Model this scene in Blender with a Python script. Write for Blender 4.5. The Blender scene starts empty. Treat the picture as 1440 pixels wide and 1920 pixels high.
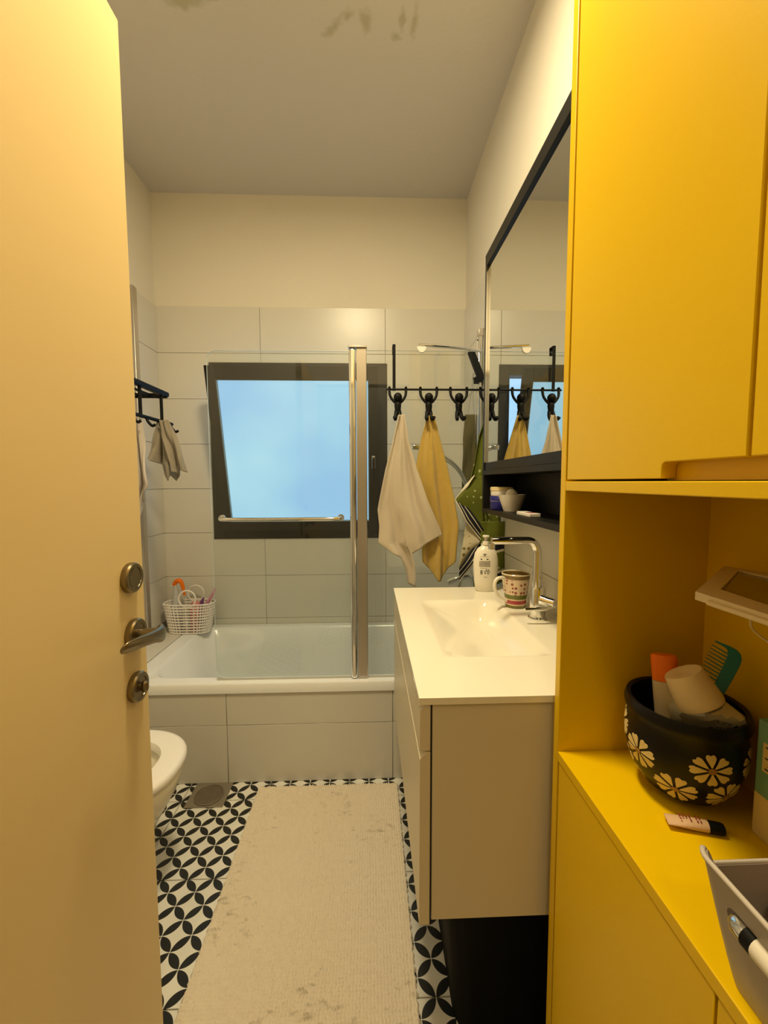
import bpy, bmesh, math, random
from mathutils import Vector, Matrix
random.seed(7)
C = bpy.context.scene.collection
PI = math.pi
# ---------------------------------------------------------------- camera
cd = bpy.data.cameras.new('camera'); cam = bpy.data.objects.new('camera', cd); C.objects.link(cam)
f_, p0 = 777.0, 1.277
def _n(v): return Vector(v).normalized()
_dn = _n((32, 10740, f_)); _fw = Vector((-28, -56, f_)).normalized(); _fw = (_fw - _fw.dot(_dn)*_dn).normalized(); _rt = _fw.cross(_dn)*-1
_rt = _dn.cross(_fw)
R = Matrix((_rt, _fw, -_dn))
xc, yc, zc = R.col[0], -R.col[1], -R.col[2]
cam.matrix_world = Matrix(((xc[0], yc[0], zc[0], 0), (xc[1], yc[1], zc[1], 0), (xc[2], yc[2], zc[2], p0), (0, 0, 0, 1)))
cd.sensor_fit = 'VERTICAL'; cd.sensor_height = 24; cd.lens = f_/1920*24; cd.clip_start = 0.02
bpy.context.scene.camera = cam
# ---------------------------------------------------------------- world, exposure
def lin(r, g, b):
    return tuple(((c/255)/12.92 if c/255 <= .04045 else ((c/255+.055)/1.055)**2.4) for c in (r, g, b)) + (1,)
sc = bpy.context.scene
sc.view_settings.view_transform = 'Standard'; sc.view_settings.look = 'None'
sc.view_settings.exposure = 0.0; sc.view_settings.gamma = 1; sc.view_settings.use_curve_mapping = False
w = bpy.data.worlds.new('sky'); sc.world = w; w.use_nodes = True
bgn = w.node_tree.nodes['Background']; bgn.inputs[0].default_value = (.42, .68, 1, 1); bgn.inputs[1].default_value = 1.5
def area(name, loc, size, power, col, rot=(0, 0, 0)):
    l = bpy.data.lights.new(name, 'AREA'); l.shape = 'DISK'; l.size = size; l.energy = power; l.color = col
    o = bpy.data.objects.new(name, l); o.location = loc; o.rotation_euler = rot; C.objects.link(o); return o
WARM = (1.0, .83, .51)
area('ceiling_lamp_light', (-.11, .86, 2.808), .28, 33, WARM)
area('hall_fill_light', (-.05, -.95, 2.808), .26, 7, WARM)  # added fill lamp in the unseen hall, brightens door and cabinet fronts
# ---------------------------------------------------------------- materials
MATS = {}
def mat(name, col, rough=.5, metal=0, bump=0, bscale=200, var=0, vscale=8, trans=0, coat=0, emit=0, spec=.5, sheen=0):
    m = bpy.data.materials.new(name); m.use_nodes = True; nt = m.node_tree; b = nt.nodes['Principled BSDF']
    b.inputs['Base Color'].default_value = col; b.inputs['Roughness'].default_value = rough; b.inputs['Metallic'].default_value = metal
    b.inputs['Transmission Weight'].default_value = trans; b.inputs['Coat Weight'].default_value = coat
    b.inputs['Coat Roughness'].default_value = .08; b.inputs['Specular IOR Level'].default_value = spec; b.inputs['Sheen Weight'].default_value = sheen
    tc = nt.nodes.new('ShaderNodeTexCoord')
    if emit:
        b.inputs['Emission Color'].default_value = col; b.inputs['Emission Strength'].default_value = emit
    if var:
        n = nt.nodes.new('ShaderNodeTexNoise'); n.inputs['Scale'].default_value = vscale; n.inputs['Detail'].default_value = 5
        nt.links.new(tc.outputs['Object'], n.inputs['Vector'])
        mx = nt.nodes.new('ShaderNodeMix'); mx.data_type = 'RGBA'
        mx.inputs[6].default_value = tuple(c*(1-var) for c in col[:3])+(1,); mx.inputs[7].default_value = tuple(min(1, c*(1+var*.6)) for c in col[:3])+(1,)
        nt.links.new(n.outputs[0], mx.inputs[0]); nt.links.new(mx.outputs[2], b.inputs['Base Color'])
    if bump:
        n = nt.nodes.new('ShaderNodeTexNoise'); n.inputs['Scale'].default_value = bscale; n.inputs['Detail'].default_value = 3
        nt.links.new(tc.outputs['Object'], n.inputs['Vector'])
        bp = nt.nodes.new('ShaderNodeBump'); bp.inputs['Strength'].default_value = bump; bp.inputs['Distance'].default_value = .003 if bscale < 400 else .006
        nt.links.new(n.outputs[0], bp.inputs['Height']); nt.links.new(bp.outputs[0], b.inputs['Normal'])
    MATS[name] = m; return m
def math_node(nt, op, a, b=None, c=None):
    n = nt.nodes.new('ShaderNodeMath'); n.operation = op
    for i, v in enumerate((a, b, c)):
        if v is None: continue
        if isinstance(v, (int, float)): n.inputs[i].default_value = v
        else: nt.links.new(v, n.inputs[i])
    return n.outputs[0]
paint = mat('wall_paint', lin(228, 222, 208), .85, bump=.25, bscale=60, var=.03, vscale=3)
tile_m = mat('glazed_wall_tile', lin(214, 210, 200), .30, bump=.05, bscale=25, var=.03, vscale=2.5)
grout = mat('grout', lin(150, 145, 135), .9, var=.1)
yellow = mat('yellow_lacquer', lin(228, 188, 0), .36, spec=.25, bump=.03, bscale=300)
yellow_in = yellow
door_m = mat('cream_door_lacquer', lin(228, 206, 152), .38, bump=.04, bscale=60)
white_body = mat('vanity_lacquer', lin(216, 205, 178), .35)
ceram = mat('white_ceramic', lin(240, 234, 216), .14)
acryl = mat('white_acrylic', lin(235, 236, 236), .18)
chrome = mat('chrome', lin(225, 225, 225), .08, 1)
satin = mat('brushed_aluminium', lin(196, 190, 182), .34, 1, bump=.05)
nickel = mat('aged_nickel', lin(140, 128, 104), .30, 1)
blackm = mat('black_plastic', lin(8, 8, 8), .55, spec=.2)
blackf = mat('black_frame', lin(17, 16, 15), .45, spec=.35)
dark_in = mat('black_shelf', lin(13, 12, 12), .5)
winfr = mat('dark_window_frame', lin(20, 18, 16), .55, var=.3, vscale=30, spec=.3)
steel = mat('drain_steel', lin(150, 142, 126), .45, .6)
whitep = mat('white_plastic', lin(232, 226, 218), .4)
terry_w = mat('cream_terry', lin(232, 216, 190), .95, bump=1, bscale=700, sheen=.4)
terry_y = mat('mustard_terry', lin(214, 178, 74), .95, bump=1, bscale=500, sheen=.4, var=.15, vscale=40)
terry_g = mat('grey_terry', lin(178, 168, 150), .95, bump=1, bscale=500, sheen=.3, var=.1, vscale=30)
terry_l = mat('pale_cotton', lin(214, 206, 200), .95, bump=.8, bscale=500)
olive = mat('olive_mesh', lin(122, 112, 74), .9, bump=1, bscale=400, var=.3, vscale=200)
blue_m = mat('blue_plastic', lin(28, 30, 120), .3)
orange = mat('orange_plastic', lin(236, 116, 4), .45, spec=.3)
pink = mat('pink_plastic', lin(225, 130, 130), .4)
purple = mat('purple_plastic', lin(120, 70, 130), .4)
teal = mat('teal_plastic', lin(0, 110, 105), .35)
creamp = mat('cream_plastic', lin(225, 205, 160), .45)
greyp = mat('grey_plastic', lin(168, 160, 152), .38)
brown = mat('brown_plastic', lin(150, 105, 78), .25)
boxteal = mat('mint_cardboard', lin(105, 150, 130), .7, var=.1)
boxcream = mat('cream_cardboard', lin(205, 185, 130), .7)
ink = mat('dark_ink', lin(40, 38, 45), .6)
red_ink = mat('red_ink', lin(130, 30, 40), .6)
soapw = mat('white_bottle', lin(238, 232, 216), .3)
silvert = mat('silver_tube', lin(196, 190, 170), .3, .3)
skinp = mat('pinkish_tube', lin(214, 178, 140), .4)
bluegrey = mat('blue_grey_plastic', lin(120, 140, 165), .25)
rubber = mat('silicone', lin(190, 188, 180), .5)
pottery = mat('black_glazed_pottery', lin(10, 10, 15), .38, spec=.3)
daisy_m = mat('cream_glaze', lin(226, 204, 140), .45)
daisy_c = mat('tan_glaze', lin(160, 120, 60), .45)
lampm = mat('opal_lamp', (1, .8, .5, 1), .4, emit=1.6)
def glass_mat(name, tint, rough=0.0, ior=1.5, haze=0.0):
    m = bpy.data.materials.new(name); m.use_nodes = True; nt = m.node_tree; nt.nodes.clear()
    o = nt.nodes.new('ShaderNodeOutputMaterial'); t = nt.nodes.new('ShaderNodeBsdfTransparent'); t.inputs[0].default_value = tint
    g = nt.nodes.new('ShaderNodeBsdfGlossy'); g.inputs['Roughness'].default_value = rough
    fr = nt.nodes.new('ShaderNodeFresnel'); ge = nt.nodes.new('ShaderNodeNewGeometry')
    mr_ = nt.nodes.new('ShaderNodeMapRange'); mr_.inputs[3].default_value = ior; mr_.inputs[4].default_value = 1/ior
    nt.links.new(ge.outputs['Backfacing'], mr_.inputs[0]); nt.links.new(mr_.outputs[0], fr.inputs[0])
    mx = nt.nodes.new('ShaderNodeMixShader'); nt.links.new(fr.outputs[0], mx.inputs[0]); nt.links.new(t.outputs[0], mx.inputs[1]); nt.links.new(g.outputs[0], mx.inputs[2])
    if haze:
        d = nt.nodes.new('ShaderNodeBsdfDiffuse'); d.inputs[0].default_value = (.8, .85, .85, 1)
        m2 = nt.nodes.new('ShaderNodeMixShader'); m2.inputs[0].default_value = haze
        nt.links.new(mx.outputs[0], m2.inputs[1]); nt.links.new(d.outputs[0], m2.inputs[2]); nt.links.new(m2.outputs[0], o.inputs[0])
    else: nt.links.new(mx.outputs[0], o.inputs[0])
    MATS[name] = m; return m
glass = glass_mat('clear_glass', (.95, .97, .96, 1), haze=.004)
clearp = glass_mat('smoky_clear_plastic', (.62, .6, .5, 1), .1)
edge_g = mat('glass_edge', lin(225, 235, 230), .25)
mirror_m = mat('mirror_silver', lin(228, 230, 226), .0, 1)
# frosted window pane, lit by daylight
pane_m = mat('frosted_pane', lin(150, 205, 242), .35, spec=.4)
def _pane():
    nt = pane_m.node_tree; b = nt.nodes['Principled BSDF']; tc = nt.nodes.new('ShaderNodeTexCoord')
    n = nt.nodes.new('ShaderNodeTexNoise'); n.inputs['Scale'].default_value = 1.6; n.inputs['Detail'].default_value = 2
    nt.links.new(tc.outputs['Object'], n.inputs['Vector'])
    mx = nt.nodes.new('ShaderNodeMix'); mx.data_type = 'RGBA'; mx.inputs[6].default_value = lin(156, 206, 243); mx.inputs[7].default_value = lin(180, 230, 247)
    r = nt.nodes.new('ShaderNodeMapRange'); r.inputs[1].default_value = .35; r.inputs[2].default_value = .65
    nt.links.new(n.outputs[0], r.inputs[0]); nt.links.new(r.outputs[0], mx.inputs[0])
    nt.links.new(mx.outputs[2], b.inputs['Emission Color']); b.inputs['Emission Strength'].default_value = 1.0
    b.inputs['Base Color'].default_value = (.02, .03, .04, 1)
_pane()
# ceiling paint with damp stains
def ceiling_mat():
    m = mat('ceiling_paint', lin(214, 208, 198), .9, bump=.35, bscale=45); nt = m.node_tree; b = nt.nodes['Principled BSDF']
    tc = nt.nodes.new('ShaderNodeTexCoord'); sp = nt.nodes.new('ShaderNodeSeparateXYZ'); nt.links.new(tc.outputs['Object'], sp.inputs[0])
    nz = nt.nodes.new('ShaderNodeTexNoise'); nz.inputs['Scale'].default_value = 26; nz.inputs['Detail'].default_value = 4; nt.links.new(tc.outputs['Object'], nz.inputs['Vector'])
    nd = math_node(nt, 'MULTIPLY', math_node(nt, 'SUBTRACT', nz.outputs[0], .5), 2.8)
    tot = None
    for (x, y, rx, ry, a) in [(-.115, 1.58, .055, .015, -.75), (-.065, 1.545, .022, .012, -.6), (-.004, 1.555, .020, .036, 0), (.126, 1.555, .012, .045, .0), (.165, 1.56, .013, .05, 0), (.105, 1.602, .022, .012, .3), (-.60, 1.515, .062, .022, 0), (-.515, 1.50, .03, .012, 0)]:
        dx = math_node(nt, 'SUBTRACT', sp.outputs[0], x); dy = math_node(nt, 'SUBTRACT', sp.outputs[1], y)
        ca, sa = math.cos(a), math.sin(a)
        u = math_node(nt, 'ADD', math_node(nt, 'MULTIPLY', dx, ca/rx), math_node(nt, 'MULTIPLY', dy, sa/rx))
        v = math_node(nt, 'SUBTRACT', math_node(nt, 'MULTIPLY', dy, ca/ry), math_node(nt, 'MULTIPLY', dx, sa/ry))
        d = math_node(nt, 'SQRT', math_node(nt, 'ADD', math_node(nt, 'MULTIPLY', u, u), math_node(nt, 'MULTIPLY', v, v)))
        k = math_node(nt, 'SUBTRACT', 1.25, math_node(nt, 'ADD', d, nd))
        r = nt.nodes.new('ShaderNodeMapRange'); r.inputs[1].default_value = 0; r.inputs[2].default_value = .9; nt.links.new(k, r.inputs[0])
        tot = r.outputs[0] if tot is None else math_node(nt, 'MAXIMUM', tot, r.outputs[0])
    mx = nt.nodes.new('ShaderNodeMix'); mx.data_type = 'RGBA'; mx.inputs[6].default_value = lin(214, 208, 198); mx.inputs[7].default_value = lin(190, 184, 160)
    nt.links.new(tot, mx.inputs[0]); nt.links.new(mx.outputs[2], b.inputs['Base Color']); return m
ceil_m = ceiling_mat()
# printed leaf-lattice floor tile
def floor_tile_mat():
    m = mat('printed_floor_tile', lin(225, 222, 214), .35); nt = m.node_tree; b = nt.nodes['Principled BSDF']
    tc = nt.nodes.new('ShaderNodeTexCoord'); sp = nt.nodes.new('ShaderNodeSeparateXYZ'); nt.links.new(tc.outputs['Object'], sp.inputs[0])
    s = 8/.334/2
    u = math_node(nt, 'MULTIPLY', math_node(nt, 'ADD', sp.outputs[0], sp.outputs[1]), s); v = math_node(nt, 'MULTIPLY', math_node(nt, 'SUBTRACT', sp.outputs[0], sp.outputs[1]), s)
    def loc(q): return math_node(nt, 'ABSOLUTE', math_node(nt, 'SUBTRACT', math_node(nt, 'FRACT', math_node(nt, 'ADD', q, 10)), .5))
    a, c = loc(u), loc(v)
    hi = math_node(nt, 'MAXIMUM', a, c); lo = math_node(nt, 'MINIMUM', a, c)
    e = math_node(nt, 'SUBTRACT', 1, hi)
    d = math_node(nt, 'SQRT', math_node(nt, 'ADD', math_node(nt, 'MULTIPLY', e, e), math_node(nt, 'MULTIPLY', lo, lo)))
    r = nt.nodes.new('ShaderNodeMapRange'); r.inputs[1].default_value = .688; r.inputs[2].default_value = .700; nt.links.new(d, r.inputs[0])
    nz = nt.nodes.new('ShaderNodeTexNoise'); nz.inputs['Scale'].default_value = 9; nt.links.new(tc.outputs['Object'], nz.inputs['Vector'])
    mw = nt.nodes.new('ShaderNodeMix'); mw.data_type = 'RGBA'; mw.inputs[6].default_value = lin(205, 203, 194); mw.inputs[7].default_value = lin(232, 230, 222); nt.links.new(nz.outputs[0], mw.inputs[0])
    mx = nt.nodes.new('ShaderNodeMix'); mx.data_type = 'RGBA'; mx.inputs[6].default_value = lin(26, 27, 26)
    nt.links.new(mw.outputs[2], mx.inputs[7]); nt.links.new(r.outputs[0], mx.inputs[0]); nt.links.new(mx.outputs[2], b.inputs['Base Color']); return m
ftile_m = floor_tile_mat()
def mat_rug():
    m = mat('bath_mat_pile', lin(232, 220, 198), .95, bump=.6, bscale=900, sheen=.3); nt = m.node_tree; b = nt.nodes['Principled BSDF']
    tc = nt.nodes.new('ShaderNodeTexCoord')
    def noise(s, d=3, st=(1, 1, 1)):
        mp = nt.nodes.new('ShaderNodeMapping'); mp.inputs['Scale'].default_value = st; nt.links.new(tc.outputs['Object'], mp.inputs[0])
        n = nt.nodes.new('ShaderNodeTexNoise'); n.inputs['Scale'].default_value = s; n.inputs['Detail'].default_value = d; nt.links.new(mp.outputs[0], n.inputs['Vector']); return n.outputs[0]
    big = noise(2.6, 2); fine = noise(34, 4, (1, 2.2, 1))
    k = math_node(nt, 'ADD', math_node(nt, 'MULTIPLY', big, .85), fine)
    r = nt.nodes.new('ShaderNodeMapRange'); r.inputs[1].default_value = 1.06; r.inputs[2].default_value = 1.40; nt.links.new(k, r.inputs[0])
    mx = nt.nodes.new('ShaderNodeMix'); mx.data_type = 'RGBA'; mx.inputs[6].default_value = lin(242, 228, 204); mx.inputs[7].default_value = lin(140, 122, 90)
    nt.links.new(r.outputs[0], mx.inputs[0]); nt.links.new(mx.outputs[2], b.inputs['Base Color']); return m
rug_m = mat_rug()
def ramp_uv_mat(name, base, bands, axis=1, dots=None, rough=.9, bump=0, coord='UV'):
    """bands: (v0, v1, colour) painted across the coordinate; dots = (scale, threshold, colour, v0, v1)"""
    m = mat(name, base, rough, bump=bump, bscale=500); nt = m.node_tree; b = nt.nodes['Principled BSDF']
    tc = nt.nodes.new('ShaderNodeTexCoord'); sp = nt.nodes.new('ShaderNodeSeparateXYZ'); nt.links.new(tc.outputs[coord], sp.inputs[0])
    v = sp.outputs[axis]; cur = None
    def put(mask, col):
        nonlocal cur
        mx = nt.nodes.new('ShaderNodeMix'); mx.data_type = 'RGBA'; mx.inputs[7].default_value = col
        if cur is None: mx.inputs[6].default_value = base
        else: nt.links.new(cur, mx.inputs[6])
        nt.links.new(mask, mx.inputs[0]); cur = mx.outputs[2]
    def rng(a, c): return math_node(nt, 'MULTIPLY', math_node(nt, 'GREATER_THAN', v, a), math_node(nt, 'LESS_THAN', v, c))
    if dots:
        for (s, th, col, a, c) in dots:
            vo = nt.nodes.new('ShaderNodeTexVoronoi'); vo.inputs['Scale'].default_value = s; vo.inputs['Randomness'].default_value = .35
            nt.links.new(tc.outputs['Object'], vo.inputs['Vector'])
            put(math_node(nt, 'MULTIPLY', math_node(nt, 'LESS_THAN', vo.outputs['Distance'], th), rng(a, c)), col)
    for (a, c, col) in bands: put(rng(a, c), col)
    if cur is not None: nt.links.new(cur, b.inputs['Base Color'])
    return m
# ---------------------------------------------------------------- mesh helpers
class MB:
    def __init__(s): s.v = []; s.f = []; s.uv = {}
    def box(s, x0, x1, y0, y1, z0, z1):
        n = len(s.v)
        s.v += [(x, y, z) for z in (z0, z1) for y in (y0, y1) for x in (x0, x1)]
        s.f += [tuple(n+i for i in q) for q in ((0, 2, 3, 1), (4, 5, 7, 6), (0, 1, 5, 4), (2, 6, 7, 3), (0, 4, 6, 2), (1, 3, 7, 5))]; return s
    def rings(s, rs, cap0=True, cap1=True, close=True):
        n = len(s.v); k = len(rs[0])
        for r in rs: s.v += [tuple(p) for p in r]
        for i in range(len(rs)-1):
            for j in range(k if close else k-1):
                a = n+i*k+j; b = n+i*k+(j+1) % k; s.f.append((a, b, b+k, a+k))
        if cap0: s.f.append(tuple(n+j for j in reversed(range(k))))
        if cap1: s.f.append(tuple(n+(len(rs)-1)*k+j for j in range(k)))
        return s
    def lathe(s, prof, c=(0, 0, 0), seg=32, cap0=True, cap1=True, axis='Z', M=None):
        rs = []
        for r, z in prof:
            ring = []
            for j in range(seg):
                a = 2*PI*j/seg; p = Vector((r*math.cos(a), r*math.sin(a), z))
                if axis == 'X': p = Vector((p.z, p.x, p.y))
                if axis == 'Y': p = Vector((p.y, p.z, p.x))
                if M is not None: p = M @ p
                ring.append(p+Vector(c))
            rs.append(ring)
        return s.rings(rs, cap0, cap1)
    def tube(s, pts, r, seg=10, smooth=0):
        pts = [Vector(p) for p in pts]; rad = list(r) if isinstance(r, (list, tuple)) else [r]*len(pts)
        for _ in range(smooth):
            np_, nr = [pts[0]], [rad[0]]
            for i in range(len(pts)-1):
                np_ += [pts[i].lerp(pts[i+1], .25), pts[i].lerp(pts[i+1], .75)]; nr += [rad[i]*.75+rad[i+1]*.25, rad[i]*.25+rad[i+1]*.75]
            pts, rad = np_+[pts[-1]], nr+[rad[-1]]
        rs = []; up = None
        for i, p in enumerate(pts):
            t = (pts[min(i+1, len(pts)-1)]-pts[max(i-1, 0)]).normalized()
            if up is None: up = Vector((0, 0, 1)) if abs(t.z) < .9 else Vector((1, 0, 0))
            a = t.cross(up).normalized(); b = a.cross(t).normalized(); up = b
            rs.append([p+(a*math.cos(2*PI*j/seg)+b*math.sin(2*PI*j/seg))*rad[i] for j in range(seg)])
        return s.rings(rs)
    def ball(s, c, r, sx=1, sy=1, sz=1, seg=16):
        n = seg//2; prof = [(math.sin(PI*(i+.02)/(n+.04)), -math.cos(PI*(i+.02)/(n+.04))) for i in range(n+1)]
        rs = [[(c[0]+r*sx*q*math.cos(2*PI*j/seg), c[1]+r*sy*q*math.sin(2*PI*j/seg), c[2]+r*sz*z) for j in range(seg)] for q, z in prof]
        return s.rings(rs)
    def poly(s, pts, d):
        """extrude polygon pts (3D) by vector d"""
        d = Vector(d); return s.rings([[Vector(p) for p in pts], [Vector(p)+d for p in pts]])
    def build(s, name, m, parent=None, bevel=0, smooth=None, loc=None, seg=2, **tags):
        me = bpy.data.meshes.new(name); me.from_pydata(s.v, [], s.f); me.validate()
        bm = bmesh.new(); bm.from_mesh(me); bmesh.ops.recalc_face_normals(bm, faces=bm.faces)
        bm.to_mesh(me); bm.free()
        if m: me.materials.append(m)
        o = bpy.data.objects.new(name, me); C.objects.link(o)
        if loc is not None:
            for v in me.vertices: v.co -= Vector(loc)
            o.location = loc
        if bevel:
            b = o.modifiers.new('bevel', 'BEVEL'); b.width = bevel; b.segments = seg; b.limit_method = 'ANGLE'; b.angle_limit = math.radians(40)
        if smooth or bevel:
            for p in me.polygons: p.use_smooth = True
            a = math.radians(smooth if isinstance(smooth, (int, float)) and smooth > 1 else 40)
            me.set_sharp_from_angle(angle=a)
        if parent:
            o.parent = parent
            o.location = o.location-parent.location if True else o.location
        for k, v in tags.items(): o[k] = v
        return o
def root(name, label, cat, loc=(0, 0, 0), group=None, kind=None):
    o = bpy.data.objects.new(name, None); o.empty_display_size = .05; o.location = loc; C.objects.link(o)
    if label: o['label'] = label
    if cat: o['category'] = cat
    if group: o['group'] = group
    if kind: o['kind'] = kind
    return o
def B(*a): return MB().box(*a)
def rrect(x0, x1, y0, y1, z, r, n=5):
    P = []
    for cx, cy, a0 in ((x1-r, y1-r, 0), (x0+r, y1-r, PI/2), (x0+r, y0+r, PI), (x1-r, y0+r, 1.5*PI)):
        for i in range(n+1):
            a = a0+PI/2*i/n; P.append((cx+r*math.cos(a), cy+r*math.sin(a), z))
    return P
def copy_tree(o, loc, label=None, parent=None):
    c = o.copy(); C.objects.link(c)
    if loc is not None: c.location = loc
    if parent: c.parent = parent
    if label: c['label'] = label
    for ch in list(o.children):
        copy_tree(ch, None, parent=c)
    return c
YB, XR, XL, ZC = 2.4445, .562, -1.195, 2.87
YF = 1.705
# ================================================================ STRUCTURE
S = 'structure'
floor = B(XL, .60, -1.5, YB, -.10, -.003).build('floor', grout, kind=S)
ceiling = B(XL-.1, .75, -1.6, YB+.1, ZC, ZC+.1).build('ceiling', ceil_m, kind=S)
wl = B(XL-.12, XL, -1.5, YB+.1, -.1, ZC).build('wall_left', paint, kind=S)
wr = B(XR, XR+.18, .722, YB+.1, -.1, ZC).box(.605, XR+.18, -1.5, .722, -.1, ZC).build('wall_right', paint, kind=S)
WX0, WX1, WZ0, WZ1 = -.905, .107, .948, 1.956
wb = MB().box(XL, WX0, YB, YB+.1, -.1, ZC).box(WX1, XR, YB, YB+.1, -.1, ZC).box(WX0, WX1, YB, YB+.1, WZ1, ZC).box(WX0, WX1, YB, YB+.1, -.1, WZ0).build('wall_back', paint, kind=S)
B(XL-.1, .75, -1.6, -1.5, -.1, ZC).build('wall_rear', paint, kind=S)
B(XL, -.475, -.16, -.05, 0, ZC).box(.338, .605, -.16, -.05, 0, ZC).box(-.475, .338, -.16, -.05, 2.10, ZC).build('wall_front', paint, kind=S)
B(-.475, -.462, -.165, -.045, 0, 2.10).box(-.475, .338, -.165, -.045, 2.085, 2.10).build('trim_2', white_body, kind=S, bevel=.002)
# floor tiles
T = .334; g = .0018
def clip_box(x0, x1, y0, y1, X0, X1, Y0, Y1):
    return max(x0, X0), min(x1, X1), max(y0, Y0), min(y1, Y1)
xs = [-.759+T*i for i in range(-2, 5)]; ys = [1.603-T*j for j in range(-1, 10)]
for x in xs:
    for y in ys:
        a, b, c, d = clip_box(x, x+T, y-T, y, XL+.002, .558, -1.49, YF)
        if b-a < .02 or d-c < .02: continue
        B(a+g, b-g, c+g, d-g, -.003, 0).build('floor_tile', ftile_m, floor, loc=(x, y, 0))
# wall tiles
zl = [2.264-.2558*i for i in range(10)]; xl = [-1.323, -.613, .097, .807]; TP = .006
def sub(r, h):
    """rectangle minus rectangle -> list of rectangles"""
    a, b, c, d = r; e, f, g2, h2 = h
    if e >= b or f <= a or g2 >= d or h2 <= c: return [r]
    out = []
    if c < g2: out.append((a, b, c, g2))
    if h2 < d: out.append((a, b, h2, d))
    lo, hi = max(c, g2), min(d, h2)
    if a < e: out.append((a, e, lo, hi))
    if f < b: out.append((f, b, lo, hi))
    return out
def wall_tile(rects, plane, pos, out, parent, name='wall_tile'):
    mb = MB()
    for a, b, c, d in rects:
        if plane == 'Y': mb.box(a, b, pos, pos-out, c, d)
        else: mb.box(pos, pos+out, a, b, c, d)
    return mb.build(name, tile_m, parent, bevel=.0008 if len(rects) == 1 else 0, seg=1)
B(XL, XR, YB-.004, YB, -.0, zl[0]-.001).build('x', grout)  # replaced below
bpy.data.objects.remove(bpy.data.objects['x'])
gb = MB()
for r in sub((XL+.001, XR-.001, .40, zl[0]-.002), (WX0, WX1, WZ0, WZ1)): gb.box(r[0], r[1], YB-.004, YB-.0002, r[2], r[3])
gb.build('grout_bed', grout, wb)
for i in range(len(zl)-1):
    if zl[i] < .44: break
    for j in range(3):
        a, b = max(xl[j], XL+.001)+.0011, min(xl[j+1], XR-.001)-.0011
        c, d = max(zl[i+1], .425)+.0011, zl[i]-.0011
        rs = sub((a, b, c, d), (WX0, WX1, WZ0, WZ1))
        rs = [q for q in rs if q[1]-q[0] > .004 and q[3]-q[2] > .004]
        if rs: wall_tile(rs, 'Y', YB-.001, TP, wb)
# right wall tiles
B(XR-.004, XR-.0002, .724, YB-.008, .0, zl[0]-.002).build('grout_bed', grout, wr)
yr = [2.437, 1.727, 1.017, .307]
for i in range(len(zl)-1):
    for j in range(3):
        a, b = max(yr[j+1], .724)+.0011, yr[j]-.0011
        c, d = max(zl[i+1], 0)+.0011, zl[i]-.0011
        wall_tile([(a, b, c, d)], 'X', XR-.001, -TP, wr)
# left wall tiles, ending in a metal trim
B(XL+.0002, XL+.004, 2.235, YB-.008, .43, zl[0]-.002).build('grout_bed', grout, wl)
for i in range(len(zl)-1):
    if zl[i] < .5: break
    c, d = max(zl[i+1], .441)+.0011, zl[i]-.0011
    wall_tile([(2.236, YB-.0085, c, d)], 'X', XL+.001, TP, wl)
B(XL, XL+.016, 2.196, 2.2345, .4445, zl[0]+.004).build('trim_1', satin, kind=S, bevel=.003)
# ================================================================ WINDOW
win = root('window_1', None, None, (-.40, YB, 1.45), kind=S)
def wpart(mb, name, m, **k): return mb.build(name, m, win, **k)
fr = MB()
fw = .062
for a, b, c, d in ((WX0, WX0+fw, WZ0, WZ1), (WX1-fw, WX1, WZ0, WZ1), (WX0+fw, WX1-fw, WZ0, WZ0+fw), (WX0+fw, WX1-fw, WZ1-fw, WZ1)): fr.box(a, b, YB-.012, YB+.07, c, d)
wpart(fr, 'window_frame', winfr, bevel=.002)
# tilted sash: local coords u=x, v=up along sash
th = math.asin(.184/.785); SB = Vector((0, 2.428, 1.012))
def sp_(x, v, n): # n = toward the room
    return (x, SB.y-v*math.sin(th)-n*math.cos(th), SB.z+v*math.cos(th)-n*math.sin(th))
def sbox(mb, x0, x1, v0, v1, n0, n1):
    P = [sp_(x, v, n) for n in (n0, n1) for v in (v0, v1) for x in (x0, x1)]
    k = len(mb.v); mb.v += P; mb.f += [tuple(k+i for i in q) for q in ((0, 2, 3, 1), (4, 5, 7, 6), (0, 1, 5, 4), (2, 6, 7, 3), (0, 4, 6, 2), (1, 3, 7, 5))]; return mb
sh = MB(); SX0, SX1, SV1 = -.836, .050, .893
for a, b, c, d in ((SX0, -.785, 0, SV1), (0.0, SX1, 0, SV1), (-.785, 0, 0, .050), (-.785, 0, .824, SV1)): sbox(sh, a, b, c, d, 0, .042)
sash = wpart(sh, 'sash', winfr, bevel=.002)
sbox(MB(), -.787, .002, .048, .826, .010, .018).build('window_pane', pane_m, sash)
gk = MB()
for a, b, c, d in ((-.785, -.781, .05, .824), (-.004, 0, .05, .824), (-.781, -.004, .05, .054), (-.781, -.004, .820, .824)): sbox(gk, a, b, c, d, .018, .036)
gk.build('gasket', mat('grey_gasket', lin(120, 140, 150), .4), sash)
hb = MB(); sbox(hb, .016, .034, .36, .43, .042, .052)
hb.build('handle_plate', satin, sash, bevel=.003)
hh = MB(); sbox(hh, .018, .032, .28, .42, .060, .072); sbox(hh, .020, .030, .38, .40, .045, .062)
hh.build('window_handle', blackm, sash, bevel=.003)
for o in sash.children: o.location = (0, 0, 0)
for o in sash.children: o.parent = sash; o.matrix_parent_inverse = Matrix.Translation((-(win.location.x+sash.location.x), -(win.location.y+sash.location.y), -(win.location.z+sash.location.z)))
sash_fix = [sash]
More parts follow.
